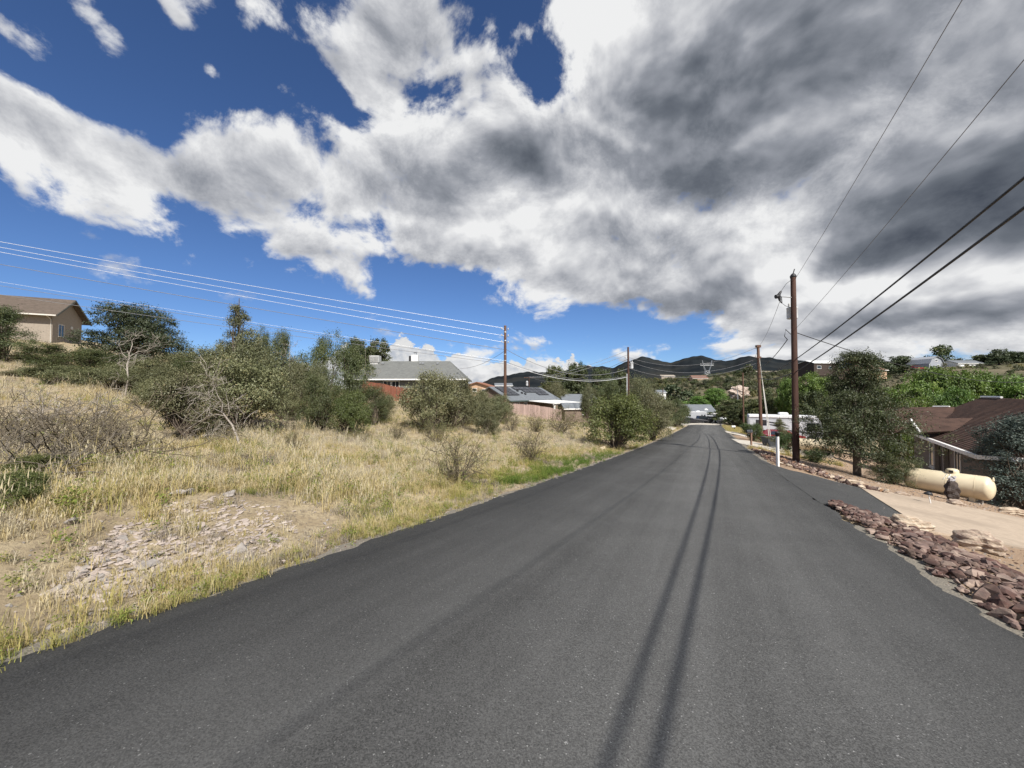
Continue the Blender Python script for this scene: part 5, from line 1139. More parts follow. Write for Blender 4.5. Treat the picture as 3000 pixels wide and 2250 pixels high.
far_house(1938, 1108, 390, R(3), 14, 7, 2.2, 1.2, M_STUCCO, M_STUCCO, 'long low tan house far left on the hillside')
far_house(2205, 1096, 340, R(-2), 22, 7, 1.8, 1.0, M_STUCCO, M_STUCCO, 'long pale house on the hill crest behind the leaning pole')
far_house(1986, 1144, 290, R(5), 4.5, 4, 2.2, .9, M_WHITE, M_STUCCO, 'tiny white shed in the middle of the far hillside', 'shed', name='hill_shed')
far_house(1927, 1162, 180, R(5), 4, 4, 2.0, 1.0, M_WHITE, M_SH_GREY2, 'small white shed beside the dark far pole', 'shed', name='hill_shed')
far_house(1452, 1138, 140, R(5), 6, 6, 1.0, .9, M_WHITE, M_SH_GREY2, 'small pale house peeking over the solar house ridge')
far_house(2806, 1076, 150, R(2), 11, 7, 1.6, 1.3, M_WHITE, M_SH_GREY2, 'long grey roofed house right of the gambrel barn', wins=[((4, 0, .8), 1, .7, 'y', -1)])
far_house(2925, 1068, 155, R(0), 9, 7, 1.4, .8, M_DKBRN, M_DKBRN, 'dark low house on the skyline at the right')
far_house(2918, 1077, 148, R(0), 10, 6, 1.2, .6, M_STUCCO, M_STUCCO, 'low tan house below the dark skyline house')
# gambrel barn
q = pt(2722, 1073, 150); bn_ = empty('gambrel_barn', q, R(4), 'pale grey barn with a gambrel roof on the ridge skyline', 'barn')
W_ = 6.2; prof = [(0, -2.), (W_, -2.), (W_, 1.0), (W_*.84, 2.9), (W_*.5, 3.9), (W_*.16, 2.9), (0, 1.0)]
M_BARN = pm('pale_grey_siding', (.31, .325, .35), (.27, .285, .305), 3., .8)
q = MB(); q.prism(prof, 0, 9, 'y'); q.build('wall', M_BARN, bn_)
q = MB(); pr = prof[2:]
for a_, b_ in zip(pr[:-1], pr[1:]): q.slab([(a_[0]*1.03-.09, -.4, a_[1]+.1), (b_[0]*1.03-.09, -.4, b_[1]+.1), (b_[0]*1.03-.09, 9.3, b_[1]+.1), (a_[0]*1.03-.09, 9.3, a_[1]+.1)], .12)
q.build('roof', M_BARN, bn_); window(bn_, (3.1, 0, 2.2), 1.1, .6, 'y', -1, M_WHITE, .1); window(bn_, (3.9, 0, .2), .9, .8, 'y', -1, M_WHITE, .1)

# ================================================================ utility poles, wires
M_PORC = pm('grey_porcelain', (.45, .44, .42), (.36, .35, .34), 20., .3); M_CAN = pm('transformer_paint', (.62, .64, .65), (.55, .57, .58), 5., .45)
M_WIRE = pm('bright_aluminium_wire', (.80, .81, .82), (.72, .73, .74), 3., .45, metal=.25); M_CABLE = pm('black_cable', (.03, .03, .032), (.045, .045, .045), 3., .6)
M_GUARD = pm('dull_guy_guard', (.44, .42, .37), (.38, .36, .32), 5., .6)
M_GREYW = pm('weathered_grey_wire', (.22, .22, .23), (.17, .17, .18), 3., .6)
def upole(px, D, ytop, label, r0=.16, r1=.115, mat=M_WOOD, ybase=None, name='utility_pole', lean=0.):
    b = at(px, D) if ybase is None else pt(px, ybase, D); top = pt(px, ytop, D).z
    e = empty(name, (b.x, b.y, b.z-.3), 0, label, 'utility pole'); H = top-b.z+.3
    e.rotation_euler = (0, lean, 0)
    MB().tube([(0, 0, 0), (0, 0, H*.5), (0, 0, H)], [r0, (r0+r1)/2, r1], 14).build('shaft', mat, e)
    cp = MB(); cp.lathe([(r1+.005, H-.02), (r1+.012, H+.03), (.02, H+.06)], 12); cp.build('cap', mat, e)
    return e, H
def insul(e, z, side, dx=.0, mat=M_PORC, arm=.32):
    """bracket with a ribbed insulator reaching out sideways"""
    d = Vector((math.cos(side), math.sin(side), 0)); m_ = MB(); m_.tube([d*.08+Vector((0, 0, z)), d*arm+Vector((0, 0, z+.05))], .02, 6); br = m_.build('bracket', M_METAL, e)
    q = MB(); q.lathe([(.03, 0), (.07, .02), (.05, .05), (.075, .08), (.05, .11), (.065, .14), (.025, .18)], 10, Matrix.Translation(d*arm+Vector((0, 0, z+.05)))); q.build('insulator', mat, br)
    return d*arm+Vector((0, 0, z+.2))
def transformer(e, z, side, r=.26, h=.85):
    d = Vector((math.cos(side), math.sin(side), 0)); c = d*(r+.2); m_ = MB(); m_.lathe([(r*.95, z-h), (r, z-h+.04), (r, z-.06), (r*1.04, z-.05), (r*1.04, z-.02), (r*.6, z+.06), (.02, z+.09)], 20, Matrix.Translation(c)); o = m_.build('transformer', M_CAN, e)
    q = MB()
    for a in (0.6, 2.4): q.lathe([(.04, 0), (.06, .04), (.04, .08), (.06, .12), (.03, .2)], 8, Matrix.Translation(c+Vector((math.cos(a)*.13, math.sin(a)*.13, z+.04))))
    q.build('bushing', M_PORC, o); q = MB(); [q.box(d*(.16)+Vector((0, 0, z-h*f)), (.12, .12, .06)) for f in (.25, .75)]; q.build('mount', M_METAL, o)
def wire(label, a, b, sag, r, mat, name='power_line', n=26, group=None):
    a, b = Vector(a), Vector(b); P = []
    for i in range(n+1):
        f = i/n; q = a.lerp(b, f); q.z -= 4*sag*f*(1-f); P.append(q)
    o = MB().tube(P, r, 5, True, False).build(name, mat); o['label'] = label; o['category'] = 'cable' if mat is M_CABLE else 'wire'
    if group: o['group'] = group
    return o
# near right pole with transformer and fuse arm
pN, HN = upole(2329, 20., 816, 'tall dark utility pole with transformer right of the road', .165, .12, M_WOOD2, name='utility_pole')
nb = pN.location.copy()
def on(e, px, py, D): return pt(px, py, D)
zN = lambda py: pt(2329, py, 20.).z - nb.z
insul(pN, HN-.05, R(60), arm=.02); transformer(pN, zN(896), R(62), .25, .60)
arm = MB(); zz = zN(872); arm.tube([(0, 0, zz), (-.72, -.1, zz+.03)], .025, 6); ao = arm.build('fuse_arm', M_METAL, pN)
fz = MB(); fz.tube([(-.78, -.1, zz-.2), (-.86, -.12, zz+.12), (-.72, -.1, zz+.3)], [.05, .09, .05], 8); fz.tube([(-.78, -.1, zz-.22), (-.66, -.08, zz-.3)], .03, 6); fz.tube([(-.66, -.08, zz-.3), (-.70, -.1, zz+.05)], .02, 6); fz.tube([(-1.0, -.1, zz+.02), (-.82, -.1, zz+.06)], [.11, .10], 10); fz.build('fuse_cutout', M_BLACK, ao)
jw = MB(); jw.tube([(0, 0, HN), (-.4, -.05, zz+.72), (-.72, -.1, zz+.3)], .012, 4); jw.tube([(-.7, -.08, zz-.28), (-.45, -.05, zz-.45), (-.2, -.05, zz-.52)], .012, 4); jw.build('jumper_wire', M_BLACK, pN)
kn = MB(); kn.lathe([(.04, 0), (.13, .05), (.15, .14), (.1, .24), (.03, .3)], 10, Matrix.Translation((0, 0, HN-.02))); kn.tube([(0, 0, HN+.25), (.08, 0, HN+.5)], .025, 5); kn.build('top_insulator', M_BLACK, pN)
st_ = MB(); st_.tube([(-.06, .0, zN(985)), (-.42, .02, zN(965)), (-.5, 0, zN(985)), (-.35, 0, zN(995))], .02, 5); st_.build('service_loop', M_BLACK, pN)
# pole behind the camera that carries the same lines (out of view)
bx_, by_ = xy(-14, 3.9); pP = Vector((bx_, by_, tz(bx_, by_)))
eP = empty('utility_pole', (pP.x, pP.y, pP.z-.3), 0, 'utility pole standing behind the viewpoint', 'utility pole'); MB().tube([(0, 0, 0), (0, 0, 13.)], [.17, .12], 12).build('shaft', M_WOOD2, eP)
def prv(z): return Vector((pP.x, pP.y, EYE+z))
wire('thin wire running up from the top of the near right pole', pt(2331, 815, 20.), prv(9.35), .45, .008, M_GREYW)
wire('thin wire running up right from the middle of the near right pole', pt(2334, 960, 20.), prv(7.5), .45, .007, M_GREYW)
wire('upper of two thick black cables at right', pt(2332, 1052, 20.), prv(5.65), .4, .021, M_CABLE, 'telephone_cable')
wire('lower of two thick black cables at right', pt(2332, 1089, 20.), prv(5.66), .45, .023, M_CABLE, 'telephone_cable')
wire('dark service wire from the near right pole towards the trees', pt(2331, 974, 20.), pt(3060, 1112, 46.), 1.2, .022, M_CABLE, 'service_wire')
# leaning middle pole on the right with two white guy guards
pM, HM = upole(2229, 40., 1012, 'weathered leaning utility pole with guy wires in front of the motorhome', .17, .13, M_WOOD, lean=-.022)
for k, y_ in enumerate((1022, 1050)): insul(pM, pt(2229, y_, 40.).z-pM.location.z, R(180), arm=.25)
cb = MB(); cb.box((0, 0, HM-.1), (.42, .34, .25)); cb.box((0, 0, HM-1.25), (.40, .3, .18)); cb.build('top_block', M_WOOD, pM)
mt_ = lambda y_: pt(2225, y_, 40.)
for k, (dx, lb) in enumerate(((0, 'left white guy wire guard leaning on the middle right pole'), (.35, 'right white guy wire guard leaning on the middle right pole'))):
    g0 = mt_(1046+8*k); g1 = pt(2253+5*k, 1282, 33.5+.4*k); o = MB().tube([g0, g0.lerp(g1, .42)], .02, 5).tube([g0.lerp(g1, .42), g1], .032, 6).build('guy_wire', M_GUARD); tag(o, lb, 'guy wire')
wire('upper cable between the near and middle right poles', pt(2329, 1052, 20.), mt_(1095), .25, .026, M_CABLE, 'telephone_cable')
wire('lower cable between the near and middle right poles', pt(2329, 1089, 20.), mt_(1108), .25, .030, M_CABLE, 'telephone_cable')
wire('thin wire from the fuse arm to the middle right pole', nb+Vector((-.78, -.1, zN(872)-.2)), mt_(1012), .3, .010, M_GREYW)
wire('black service wire from the near pole to the middle right pole', nb+Vector((-.35, 0, zN(995))), mt_(1075), .3, .022, M_CABLE, 'service_wire')
pF, HF = upole(2177, 68., 1093, 'thin far utility pole left of the motorhome', .15, .1, M_WOOD)
# left pole and its lines
pL, HL = upole(1480, 38., 955, 'utility pole with stacked insulators left of the road', .165, .12, M_WOOD)
lb_ = pL.location; zL = lambda py: pt(1480, py, 38.).z - lb_.z
for y_ in (966, 985, 1004): insul(pL, zL(y_), R(180), arm=.34); insul(pL, zL(y_+2), R(-10), arm=.3)
bd = MB(); [bd.lathe([(.13, zL(y_)), (.15, zL(y_)+.05), (.13, zL(y_)+.1)], 12) for y_ in (975, 1000, 1040, 1058)]; bd.build('strap', M_METAL, pL)
ends = lambda z: Vector((-48, 30, EYE+z))
LW = [('topmost of the bright wires crossing the sky at left', 962, 708, M_WIRE, .016), ('second bright wire crossing the sky at left', 984, 724, M_WIRE, .015), ('third bright wire crossing the sky at left', 1003, 738, M_WIRE, .015), ('dark cable below the bright wires at left', 1024, 774, M_GREYW, .024),
      ('broken looking pale wire low in the left sky', 1057, 825, M_WIRE, .009), ('dark thin cable low in the left sky', 1060, 836, M_GREYW, .018), ('lowest dark cable passing in front of the tan house roof', 1066, 862, M_GREYW, .018)]
for lb, y0, y1, mt, r_ in LW:
    a = pt(1479, y0, 38.); k = .861; zz_ = pt(0, y1, 31.1).z; ze = a.z + (zz_-a.z)/k
    wire(lb, a, (-48, 30, ze), .12, r_, mt, n=40)
far_left = empty('utility_pole', (-48, 30, tz(-48, 30)-.3), 0, 'utility pole beyond the left picture edge', 'utility pole'); MB().tube([(0, 0, 0), (0, 0, 11.5)], [.17, .12], 12).build('shaft', M_WOOD, far_left)
# centre pole with transformer
pC, HC = upole(1841, 46., 1018, 'utility pole with small transformer in the middle distance', .155, .11, M_WOOD2)
cbz = lambda py: pt(1841, py, 46.).z - pC.location.z
transformer(pC, cbz(1062), R(0), .2, .72); insul(pC, cbz(1050), R(180), arm=.35)
cd = MB(); cd.tube([(-.17, -.02, cbz(1095)), (-.19, -.02, .2)], .05, 6); cd.build('conduit', M_CAN, pC)
Cc = lambda y_: pt(1840, y_, 46.); Lc = lambda y_: pt(1482, y_, 38.)
wire('drooping dark cable from the left pole to the middle pole', Lc(1023), Cc(1080), 1.55, .024, M_GREYW)
wire('upper low pale cable between left and middle poles', Lc(1060), Cc(1101), 1.0, .02, M_GREYW)
wire('lower low pale cable between left and middle poles', Lc(1064), Cc(1104), 1.05, .022, M_WIRE)
wire('dark service wire from the left pole down to the grey roof mast', Lc(1026), pt(1346, 1079, 53.), .5, .018, M_GREYW, 'service_wire')
# small pole behind the solar house
pS, HS = upole(1550, 96., 1105, 'far utility pole with white transformer behind the solar roof', .16, .12, M_WOOD2)
transformer(pS, pt(1550, 1118, 96).z-pS.location.z, R(180), .3, 1.0); ca_ = MB(); ca_.box((0, 0, HS-.1), (2.6, .1, .12)); ca_.build('crossarm', M_WOOD, pS)
for y_, k in ((1026, 'upper'), (1039, 'lower')): wire('%s bright wire running left from the middle pole top' % k, Cc(y_), pt(1550, 1104+(0 if k == 'upper' else 2), 96.), .9, .022, M_WIRE)
wire('grey wire sagging left from the middle pole shoulder', Cc(1052), pt(1552, 1104, 96.), 1.9, .022, M_GREYW)
for y0, y1, sg, lb in ((1046, 1014, 1.5, 'highest wire sagging between the middle and leaning poles'), (1057, 1048, 1.5, 'second wire sagging between the middle and leaning poles'), (1078, 1061, 1.35, 'lowest wire sagging between the middle and leaning poles')):
    wire(lb, Cc(y0), mt_(y1), sg, .018, M_GREYW)
for y0, y1, sg, lb in ((1016, 1098, .5, 'upper wire from the leaning pole to the thin far pole'), (1052, 1104, .5, 'lower wire from the leaning pole to the thin far pole')): wire(lb, mt_(y0), pt(2177, y1, 68.), sg, .014, M_GREYW)
o_, H_ = upole(1942, 118., 1136, 'dark far pole left of the bright hillside trees', .16, .11, M_WOOD2)
o_, H_ = upole(2161, 128., 1142, 'pale metal far pole in front of the rock face', .16, .12, M_METAL)
M_BARE = pm('bare_pink_rock_face', (.47, .39, .33), (.33, .26, .21), .35, .95, .2, 1.2)
# bare rock cut on the hillside
q = pt(2165, 1152, 190); r_ = np.random.default_rng(4); bm = bmesh.new(); bmesh.ops.create_icosphere(bm, subdivisions=4, radius=1.)
for v in bm.verts: c = v.co; n_ = 1+.22*math.sin(c.x*6+1)*math.sin(c.z*7)+.16*math.sin(c.y*13+c.x*19)*math.sin(c.z*17); v.co = Vector((c.x*4.5*n_, c.y*3*n_, c.z*3.4*n_))
me = bpy.data.meshes.new('bare_crag'); bm.to_mesh(me); bm.free(); me.materials.append(M_BARE); tag(ob('bare_crag', me, None, None, q), 'pale bare crag on the far hillside', 'crag')
# lattice tower on the hill
tb = pt(2072, 1108, 520); tw = empty('lattice_tower', tb, 0, 'steel lattice transmission tower against the dark mountains', 'tower'); Ht = pt(2072, 1056, 520).z-tb.z
for sx in (-1, 1):
    for sy in (-1, 1): MB().tube([(sx*4.2, sy*2, -2), (sx*2.6, sy*1.2, Ht*.45), (sx*5.2, sy*.8, Ht*.72), (sx*6.5, sy*.3, Ht)], .28, 4).build('leg', M_METAL, tw)
x_ = MB()
for i in range(5):
    z0_, z1_ = Ht*.09*i, Ht*.09*(i+1); w0_, w1_ = 4.2-1.6*i/5, 4.2-1.6*(i+1)/5
    x_.tube([(-w0_, -2, z0_), (w1_, -1.8, z1_)], .16, 3); x_.tube([(w0_, -2, z0_), (-w1_, -1.8, z1_)], .16, 3)
x_.build('bracing', M_METAL, tw)
c_ = MB(); c_.tube([(-9, 0, Ht*.72), (9, 0, Ht*.72)], .35, 4); c_.tube([(-9, 0, Ht*.80), (9, 0, Ht*.80)], .25, 4); [c_.tube([(-9+1.8*i, 0, Ht*.72), (-8.1+1.8*i, 0, Ht*.8)], .15, 3) for i in range(10)]; c_.build('crossarm', M_METAL, tw)

# ================================================================ propane tanks
M_TANK = pm('cream_tank_paint', (.66, .57, .40), (.60, .515, .36), 2.2, .38, c3=(.52, .44, .30), s3=1.6, spec=.4)
M_BLOCK = pm('concrete_block', (.34, .31, .27), (.26, .24, .21), 6., .95)
def tank(name, p, ang, L, r, label, hz):
    e = empty(name, p, ang, label, 'propane tank'); T = Matrix.Translation((0, 0, hz)) @ Matrix.Rotation(R(90), 4, 'Y')
    h = L/2; prof = [(.02, -h)] + [(r*math.sin(a), -h+r*.55*(1-math.cos(a))) for a in np.linspace(.25, math.pi/2, 8)] + [(r*math.sin(a), h-r*.55*(1-math.cos(a))) for a in np.linspace(math.pi/2, .25, 8)] + [(.02, h)]
    MB().lathe(prof, 36, T).build('tank_shell', M_TANK, e)
    d_ = MB(); d_.lathe([(r*.40, r*.9), (r*.42, r*1.08), (r*.40, r*1.22), (r*.30, r*1.32), (r*.05, r*1.36)], 24, Matrix.Translation((.06*L, 0, hz))); do_ = d_.build('valve_dome', M_TANK, e)
    q = MB(); q.box((.06*L, -r*.40, hz+r*1.12), (.12, .05, .1)); q.build('dome_latch', M_BLACK, do_)
    for sx in (-1, 1):
        lug = MB(); lug.tube([(sx*(h-r*.12), .07*math.cos(a), hz+r*.82+.07*math.sin(a)) for a in np.linspace(0, 6.283, 13)], .018, 6); lug.build('lifting_lug', M_TANK, e)
        lg = MB(); lg.box((sx*h*.55, 0, hz-r-.02), (.16, r*1.1, .2)); lg.build('foot', M_TANK, e); bl = MB(); bl.box((sx*h*.55, 0, hz-r-.24), (.4, r*1.5, .28)); bl.build('block', M_BLOCK, e)
    ws = MB(); [ws.tube([(sx*h*.62, (r+.002)*math.cos(a), hz+(r+.002)*math.sin(a)) for a in np.linspace(0, 6.283, 33)], .006, 4) for sx in (-1, 1, .05)]; ws.build('weld_seam', M_TANK, e)
    gg = MB(); gg.tube([(.06*L-.1, -r*.55, hz+r*.88), (.06*L-.18, -r*.9, hz+r*.45)], .012, 5); gg.tube([(.06*L, -r*.5, hz+r*.9), (.06*L-.06, -r*.85, hz+r*.55)], .012, 5); gg.build('gauge_pipe', M_METAL, do_)
    return e
tl, tr_ = pt(2650, 1402, 17.2), pt(2918, 1431, 15.0)
mid = (tl+tr_)/2; L_t = (tr_-tl).length; a_t = math.atan2(tr_.y-tl.y, tr_.x-tl.x); rt = .47
gz = tz(mid.x, mid.y); tk = tank('propane_tank', (mid.x, mid.y, gz), a_t, L_t*1.0, rt, 'big cream propane tank in front of the brown roofed house', mid.z-gz)
q = pt(2390, 1303, 26.5); tank('propane_tank', (q.x, q.y, q.z-.55), R(-48), 2.6, .38, 'smaller cream propane tank behind the clipped square bush', .55)
# dark stone pillar topped with pale rocks
q = ground(2790, 1466); sp_ = empty('stone_pillar', q, .4, 'dark knobbly stone pillar topped with pale grey rock before the tank', 'pillar')
M_DST = pm('dark_stone', (.045, .034, .03), (.075, .058, .05), 9., .8, .02, 20.); M_PST = pm('pale_grey_rock', (.46, .44, .44), (.24, .22, .23), 7., .85, .02, 20.)
bm = bmesh.new(); bmesh.ops.create_uvsphere(bm, u_segments=28, v_segments=22, radius=.5)
for v in bm.verts: c = v.co; n_ = 1+.14*math.sin(c.z*19+2*math.sin(c.x*8))+.12*math.sin(c.x*13+c.y*11); v.co = Vector((c.x*.42*n_, c.y*.36*n_, c.z*.82+.36))
me = bpy.data.meshes.new('pillar_body'); bm.to_mesh(me); bm.free(); me.materials.append(M_DST); ob('pillar_body', me, None, sp_)
for k, (dx, dz, s_) in enumerate(((-.1, .79, .25), (.12, .83, .21), (0, .72, .28))): ob('top_rock', rock_mesh('top_rock', 60+k, .6, 18, M_PST), None, sp_, (dx, 0, dz), (0, .3*k, k), (s_, s_, s_))
# path light
q = ground(2727, 1478); pl = empty('path_light', q, 0, 'small leaning path light with white stake beside the tan driveway', 'path light'); MB().tube([(0, 0, 0), (-.06, 0, .3)], .014, 8).build('stake', M_WHITE, pl); MB().lathe([(.02, 0), (.1, .0), (.09, .05), (.02, .09)], 12, Matrix.Translation((-.07, 0, .30))).build('lamp_head', M_BLACK, pl)
# white lamp post
q = ground(2279, 1366); D_ = q.y; lp = empty('lamp_post', q, .3, 'white square post with a black lantern beside the rocks', 'lamp post'); hp_ = pt(2279, 1279, D_).z-q.z
k = MB(); k.box((0, 0, hp_/2-.1), (.092, .092, hp_+.2), bev=.008); k.build('post', M_WHITE, lp)
k = MB(); k.lathe([(.05, hp_), (.075, hp_+.02), (.085, hp_+.14), (.11, hp_+.15), (.02, hp_+.22)], 6); k.build('lantern', M_BLACK, lp)
# dark bin
q = ground(2257, 1309); e = empty('trash_bin', q, .1, 'dark grey plastic bin left of the white lamp post', 'bin'); wB = 38/FPX*q.y; hB_ = 28/FPX*q.y
M_BIN = pm('dark_grey_plastic', (.045, .05, .055), (.06, .065, .07), 4., .5)
k = MB(); a, b = wB/2, wB*.38; k.add([(-b, -b*.7, 0), (b, -b*.7, 0), (b, b*.7, 0), (-b, b*.7, 0), (-a, -a*.75, hB_), (a, -a*.75, hB_), (a, a*.75, hB_), (-a, a*.75, hB_)], [(0, 3, 2, 1), (0, 1, 5, 4), (1, 2, 6, 5), (2, 3, 7, 6), (3, 0, 4, 7), (4, 5, 6, 7)]); k.build('body', M_BIN, e)
k = MB(); k.box((0, 0, hB_+.02), (wB*1.06, wB*.82, .05), bev=.015); k.build('lid', M_BIN, e); k = MB(); k.tube([(-a*.6, -a*.78, hB_-.06), (a*.1, -a*.8, hB_-.06)], .02, 6); k.build('handle', M_METAL, e)
# mailboxes
def mailbox(q, h, label, box_mat, post_mat, s=1., rz=0.):
    e = empty('mailbox', q, rz, label, 'mailbox'); k = MB(); k.box((0, 0, h/2-.1), (.1*s, .1*s, h+.2)); k.build('post', post_mat, e)
    k = MB(); k.box((-.12*s, 0, h+.01), (.5*s, .12*s, .04)); k.build('arm', post_mat, e)
    pr = [(-.09*s, 0), (.09*s, 0)]+[(.09*s*math.cos(a), .12*s+.09*s*math.sin(a)) for a in np.linspace(0, math.pi, 9)]; k = MB(); k.prism(pr, -.42*s, .08*s, 'x'); o = k.build('box', box_mat, e, (0, 0, h+.03)); k = MB(); k.box((-.15*s, -.1*s, .17*s), (.03, .01, .14*s)); k.build('flag', M_BLACK, o, (0, 0, 0)); return e
q = ground(2201, 1305); mailbox(q, pt(2201, 1268, q.y).z-q.z, 'black mailbox on a brown post beside the concrete drive', M_BIN, pm('brown_post', (.22, .13, .09)), 1., .2)
q = ground(2152, 1262); mailbox(q, pt(2152, 1252, q.y).z-q.z, 'white mailbox in the yellow verge grass', M_WHITE, M_BLACK, 1.2, .1)
q = ground(2110, 1247); mailbox(q, pt(2110, 1235, q.y).z-q.z, 'dark far mailbox at the end of the road', M_BLACK, M_BLACK, 1.3, .1)
q = ground(1999, 1238); o = ob('road_marker', rock_mesh('marker', 5, .5, 12, M_WHITE), None, None, q+Vector((0, 0, .25)), (0, 0, 0), (.8, .5, .7)); tag(o, 'white stone by the left end of the road', 'stone')

# ================================================================ vehicles
M_RVS = pm('motorhome_side', (.50, .51, .53), (.46, .47, .49), 2., .4, spec=.5)
M_RVW = pm('motorhome_white', (.74, .745, .75), (.68, .685, .69), 2., .35, spec=.5); M_RVG = pm('motorhome_silver', (.40, .41, .43), (.36, .37, .39), 2., .35, spec=.5)
M_TYRE = pm('tyre_rubber', (.02, .02, .02), (.03, .03, .03), 9., .9); M_REDC = pm('red_car_paint', (.20, .010, .018), (.17, .009, .015), 2., .25, spec=.6); M_BLK = pm('black_car_paint', (.012, .012, .015), (.018, .018, .022), 2., .25, spec=.6); M_SILV = pm('white_car_paint', (.66, .67, .68), (.6, .61, .62), 2., .3, spec=.6)
M_HUB = pm('wheel_hub', (.5, .5, .5), (.4, .4, .4), 5., .4, metal=.6)
def wheel(e, x, y, r, w=.24):
    T = Matrix.Translation((x, y, r)) @ Matrix.Rotation(R(90), 4, 'X'); o = MB().lathe([(r*.6, -w/2), (r*.95, -w/2), (r, -w*.3), (r, w*.3), (r*.95, w/2), (r*.6, w/2)], 22, T).build('wheel', M_TYRE, e)
    MB().lathe([(.02, -w*.36), (r*.58, -w*.42), (r*.6, w*.42), (.02, w*.36)], 16, T).build('hub', M_HUB, o)
def profile_body(prof, W, inset, zsplit):
    """closed side profile (x,z) with the upper part narrowed; returns MB"""
    m_ = MB(); n = len(prof); V = []
    for sg in (-1, 1): V += [(x, sg*(W/2-(inset if z > zsplit else 0)-.04*(z < .35)), z) for x, z in prof]
    m_.add(V, [tuple(range(n)), tuple(range(2*n-1, n-1, -1))]+[(i, n+i, n+(i+1) % n, (i+1) % n) for i in range(n)]); return m_
CAR = dict(sedan=([(-2.2, .3), (2.2, .3), (2.28, .55), (2.2, .78), (1.1, .95), (.35, 1.42), (-1.0, 1.45), (-1.75, 1.02), (-2.2, .95), (-2.28, .6)], .95), suv=([(-2.25, .35), (2.25, .35), (2.3, .7), (2.2, .98), (1.15, 1.1), (.6, 1.68), (-1.9, 1.72), (-2.25, 1.1)], 1.08), truck=([(-2.8, .45), (2.7, .45), (2.78, .8), (2.7, 1.1), (1.5, 1.2), (.95, 1.82), (-.55, 1.84), (-.75, 1.18), (-2.8, 1.15)], 1.15))
def car(kind, q, rz, paint, label, cat='car', name='parked_car'):
    e = empty(name, q, rz, label, cat); prof, zs = CAR[kind]; W = 1.85
    profile_body(prof, W, .16, zs).build('body', paint, e)
    up = [p_ for p_ in prof if p_[1] > zs]; xs = [p_[0] for p_ in up]; zt = max(p_[1] for p_ in up)
    for sg in (-1, 1):
        g_ = MB(); y_ = sg*(W/2-.15); x0_, x1_ = min(xs), max(xs)
        for a, b in ((x0_+.15, (x0_+x1_)/2-.05), ((x0_+x1_)/2+.05, x1_-.1)): g_.add([(a-.1, y_+sg*.08, zs+.04), (b+.1, y_+sg*.08, zs+.04), (b, y_+sg*.012, zt-.1), (a, y_+sg*.012, zt-.1)], [(0, 1, 2, 3)])
        g_.build('side_window', M_GLASS, e)
        for x in (prof[0][0]*.64, prof[1][0]*.64): wheel(e, x, sg*(W/2-.1), .34 if kind != 'truck' else .39)
        for x, nm in ((prof[2][0]-.04, 'headlight'), (prof[-1][0]+.05, 'tail_light')): l_ = MB(); l_.box((x, sg*.62, zs-.3), (.12, .34, .14)); l_.build(nm, M_WHITE if nm == 'headlight' else M_REDC, e)
    fx = [p_ for p_ in prof if p_[1] <= zs and p_[0] > 0][-1]; w_ = MB(); tx = max(up, key=lambda p_: p_[0]); w_.add([(fx[0]-.1, -.7, fx[1]+.03), (fx[0]-.1, .7, fx[1]+.03), (tx[0]+.04, .62, tx[1]-.03), (tx[0]+.04, -.62, tx[1]-.03)], [(0, 1, 2, 3)]); w_.build('windscreen', M_GLASS, e)
    return e
# motorhome, front to the right
ml, mr = pt(2194, 1290, 49.), pt(2384, 1302, 46.); a_m = math.atan2(mr.y-ml.y, mr.x-ml.x); Lm = (Vector((mr.x, mr.y))-Vector((ml.x, ml.y))).length
zm = pt(2194, 1215, 49.).z - 3.5
rv = empty('motorhome', (ml.x, ml.y, zm), a_m, 'white and silver motorhome parked beyond the leaning pole', 'motorhome'); Lm = max(Lm, 7.6)
pr = [(0, .55), (Lm-.35, .55), (Lm-.1, 1.1), (Lm, 1.75), (Lm-.12, 2.3), (Lm-.4, 3.15), (Lm-.75, 3.42), (.12, 3.42), (0, 3.25)]
m_ = MB(); m_.prism(pr, 0, 2.45, 'y'); m_.build('body', M_RVG, rv)
m_ = MB(); m_.box((Lm/2-.3, 1.22, 3.42), (Lm-.7, 2.52, .16), bev=.05); m_.build('roof', M_RVW, rv); m_ = MB(); m_.box((Lm/2-.4, -.04, 3.28), (Lm-.9, .1, .14), bev=.03); m_.build('awning', M_RVW, rv)
m_ = MB(); m_.box((Lm*.5, 1.2, 3.66), (1.0, .9, .34), bev=.1); m_.build('air_conditioner', M_RVW, rv)
m_ = MB(); m_.box((Lm*.5-.3, -.02, 1.75), (Lm-.9, .03, 2.3)); m_.build('side_panel', M_RVS, rv)
for x0, z0_, w_, h_ in ((1.35, 2.55, 1.05, .62), (Lm*.64, 2.35, .42, .62), (Lm*.86, 2.2, 1.05, .85)):
    k = MB(); k.box((x0, -.045, z0_), (w_+.08, .03, h_+.08), bev=.01); o = k.build('window', M_BLACK, rv); k = MB(); k.box((x0, -.065, z0_), (w_, .02, h_)); k.build('pane', M_GLASS if x0 != Lm*.64 else M_RVG, o)
k = MB(); k.box((Lm*.64, -.045, 1.75), (.72, .025, 2.05)); k.build('door', M_RVW, rv)
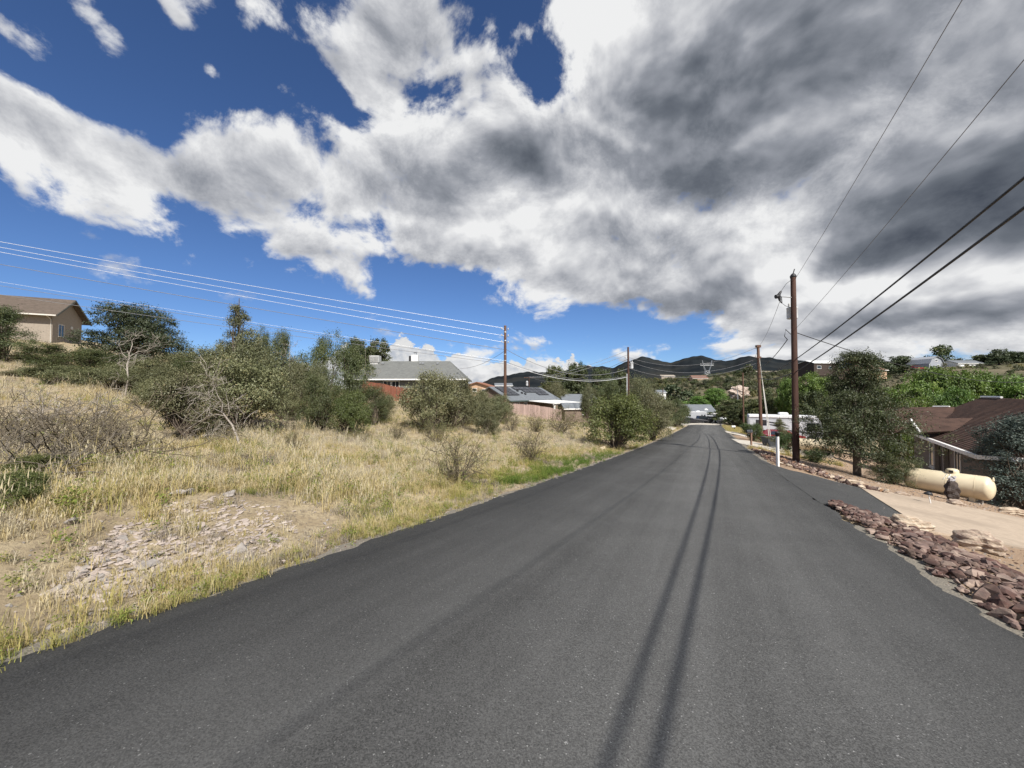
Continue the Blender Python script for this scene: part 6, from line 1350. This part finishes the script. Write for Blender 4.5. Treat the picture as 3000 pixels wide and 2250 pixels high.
for pts_, mt in (([(1.9, 2.75), (3.4, 2.55), (4.3, 2.2), (3.5, 2.38), (2.0, 2.62)], M_BLACK), ([(2.2, 2.4), (3.4, 2.25), (4.1, 1.95), (3.2, 2.05), (2.3, 2.3)], M_BLACK), ([(Lm*.55, 1.75), (Lm*.8, 1.55), (Lm*.97, 1.2), (Lm*.8, 1.42), (Lm*.55, 1.62)], M_BLACK), ([(Lm*.5, 1.5), (Lm*.75, 1.35), (Lm*.9, 1.1), (Lm*.7, 1.2), (Lm*.5, 1.38)], M_RVG), ([(4.4, 3.1), (6.0, 2.95), (6.6, 2.75), (5.6, 2.85), (4.5, 3.0)], M_RVG), ([(.4, 1.5), (2.4, 1.4), (Lm*.5, 1.15), (2.2, 1.25), (.4, 1.35)], M_RVG)):
    k = MB(); k.prism(pts_, -.062, -.04, 'y'); k.build('stripe', mt, rv)
k = MB(); k.add([(Lm-.13, .15, 2.3), (Lm-.13, 2.3, 2.3), (Lm-.4, 2.3, 3.1), (Lm-.4, .15, 3.1)], [(0, 1, 2, 3)]); o = k.build('windscreen', M_GLASS, rv); o.location.x = .03
k = MB(); k.lathe([(.62, -.02), (.62, .03), (.56, .04)], 20, Matrix.Translation((Lm*.86, -.03, .62)) @ Matrix.Rotation(R(90), 4, 'X')); k.build('wheel_arch', M_BLACK, rv)
for x0 in (Lm*.27, Lm*.86):
    for y0 in (.12, 2.3): wheel(rv, x0, y0, .45, .28)
q = at(2284, 44.); q.z = pt(2284, 1296, 44.).z; car('sedan', q, a_m+.5, M_REDC, 'red car parked in front of the motorhome')
# far end of the road
q = pt(2008, 1234, 99.); tr0 = empty('travel_trailer', (q.x, 99, tz(q.x, 99)-.1), R(-2), 'long white travel trailer in front of the white house', 'trailer'); m_ = MB(); m_.prism([(0, .5), (5.3, .5), (5.6, 1.4), (5.3, 2.7), (.15, 2.75), (0, 2.5)], 0, 2.4, 'y'); m_.build('body', M_RVG, tr0); m_ = MB(); m_.box((2.7, 1.2, 2.78), (5.4, 2.45, .12)); m_.box((3.6, 1.2, 2.95), (.8, .8, .25)); m_.build('roof', M_RVW, tr0)
for x0 in (.5, 1.2, 4.2, 4.9): k = MB(); k.box((x0, -.02, 1.9), (.35, .05, .4)); k.build('window', M_GLASS, tr0)
for x0 in (2.3, 3.1): wheel(tr0, x0, .1, .35)
q = pt(2052, 1238, 95.); q.z = tz(q.x, 95.); car('truck', q, R(0), M_BLK, 'black pickup truck parked at the end of the road', 'truck', 'pickup_truck')
q = pt(2020, 1238, 94.5); q.z = tz(q.x, 94.5); car('sedan', q, R(4), M_BLK, 'dark sedan parked left of the black pickup')
q = pt(2090, 1236, 98.); q.z = tz(q.x, 98.); car('suv', q, R(-70), M_SILV, 'white vehicle parked by the white garage', 'car')
q = pt(2112, 1234, 101.); q.z = tz(q.x, 101.); car('sedan', q, R(-60), M_SILV, 'white sedan parked right of the white garage', 'car')
q = pt(2688, 1074, 150); q.z = pt(2688, 1077, 150).z-1.0; car('suv', q, R(0), M_REDC, 'tiny red vehicle on the ridge left of the barn')
# two cushions of concrete by the drive
q = ground(2310, 1318); o = MB().box((0, 0, .12), (.9, .3, .26), bev=.03).build('parking_block', M_CONC, None, q, (0, 0, -.2)); tag(o, 'pale concrete parking block right of the dark bin', 'parking block')
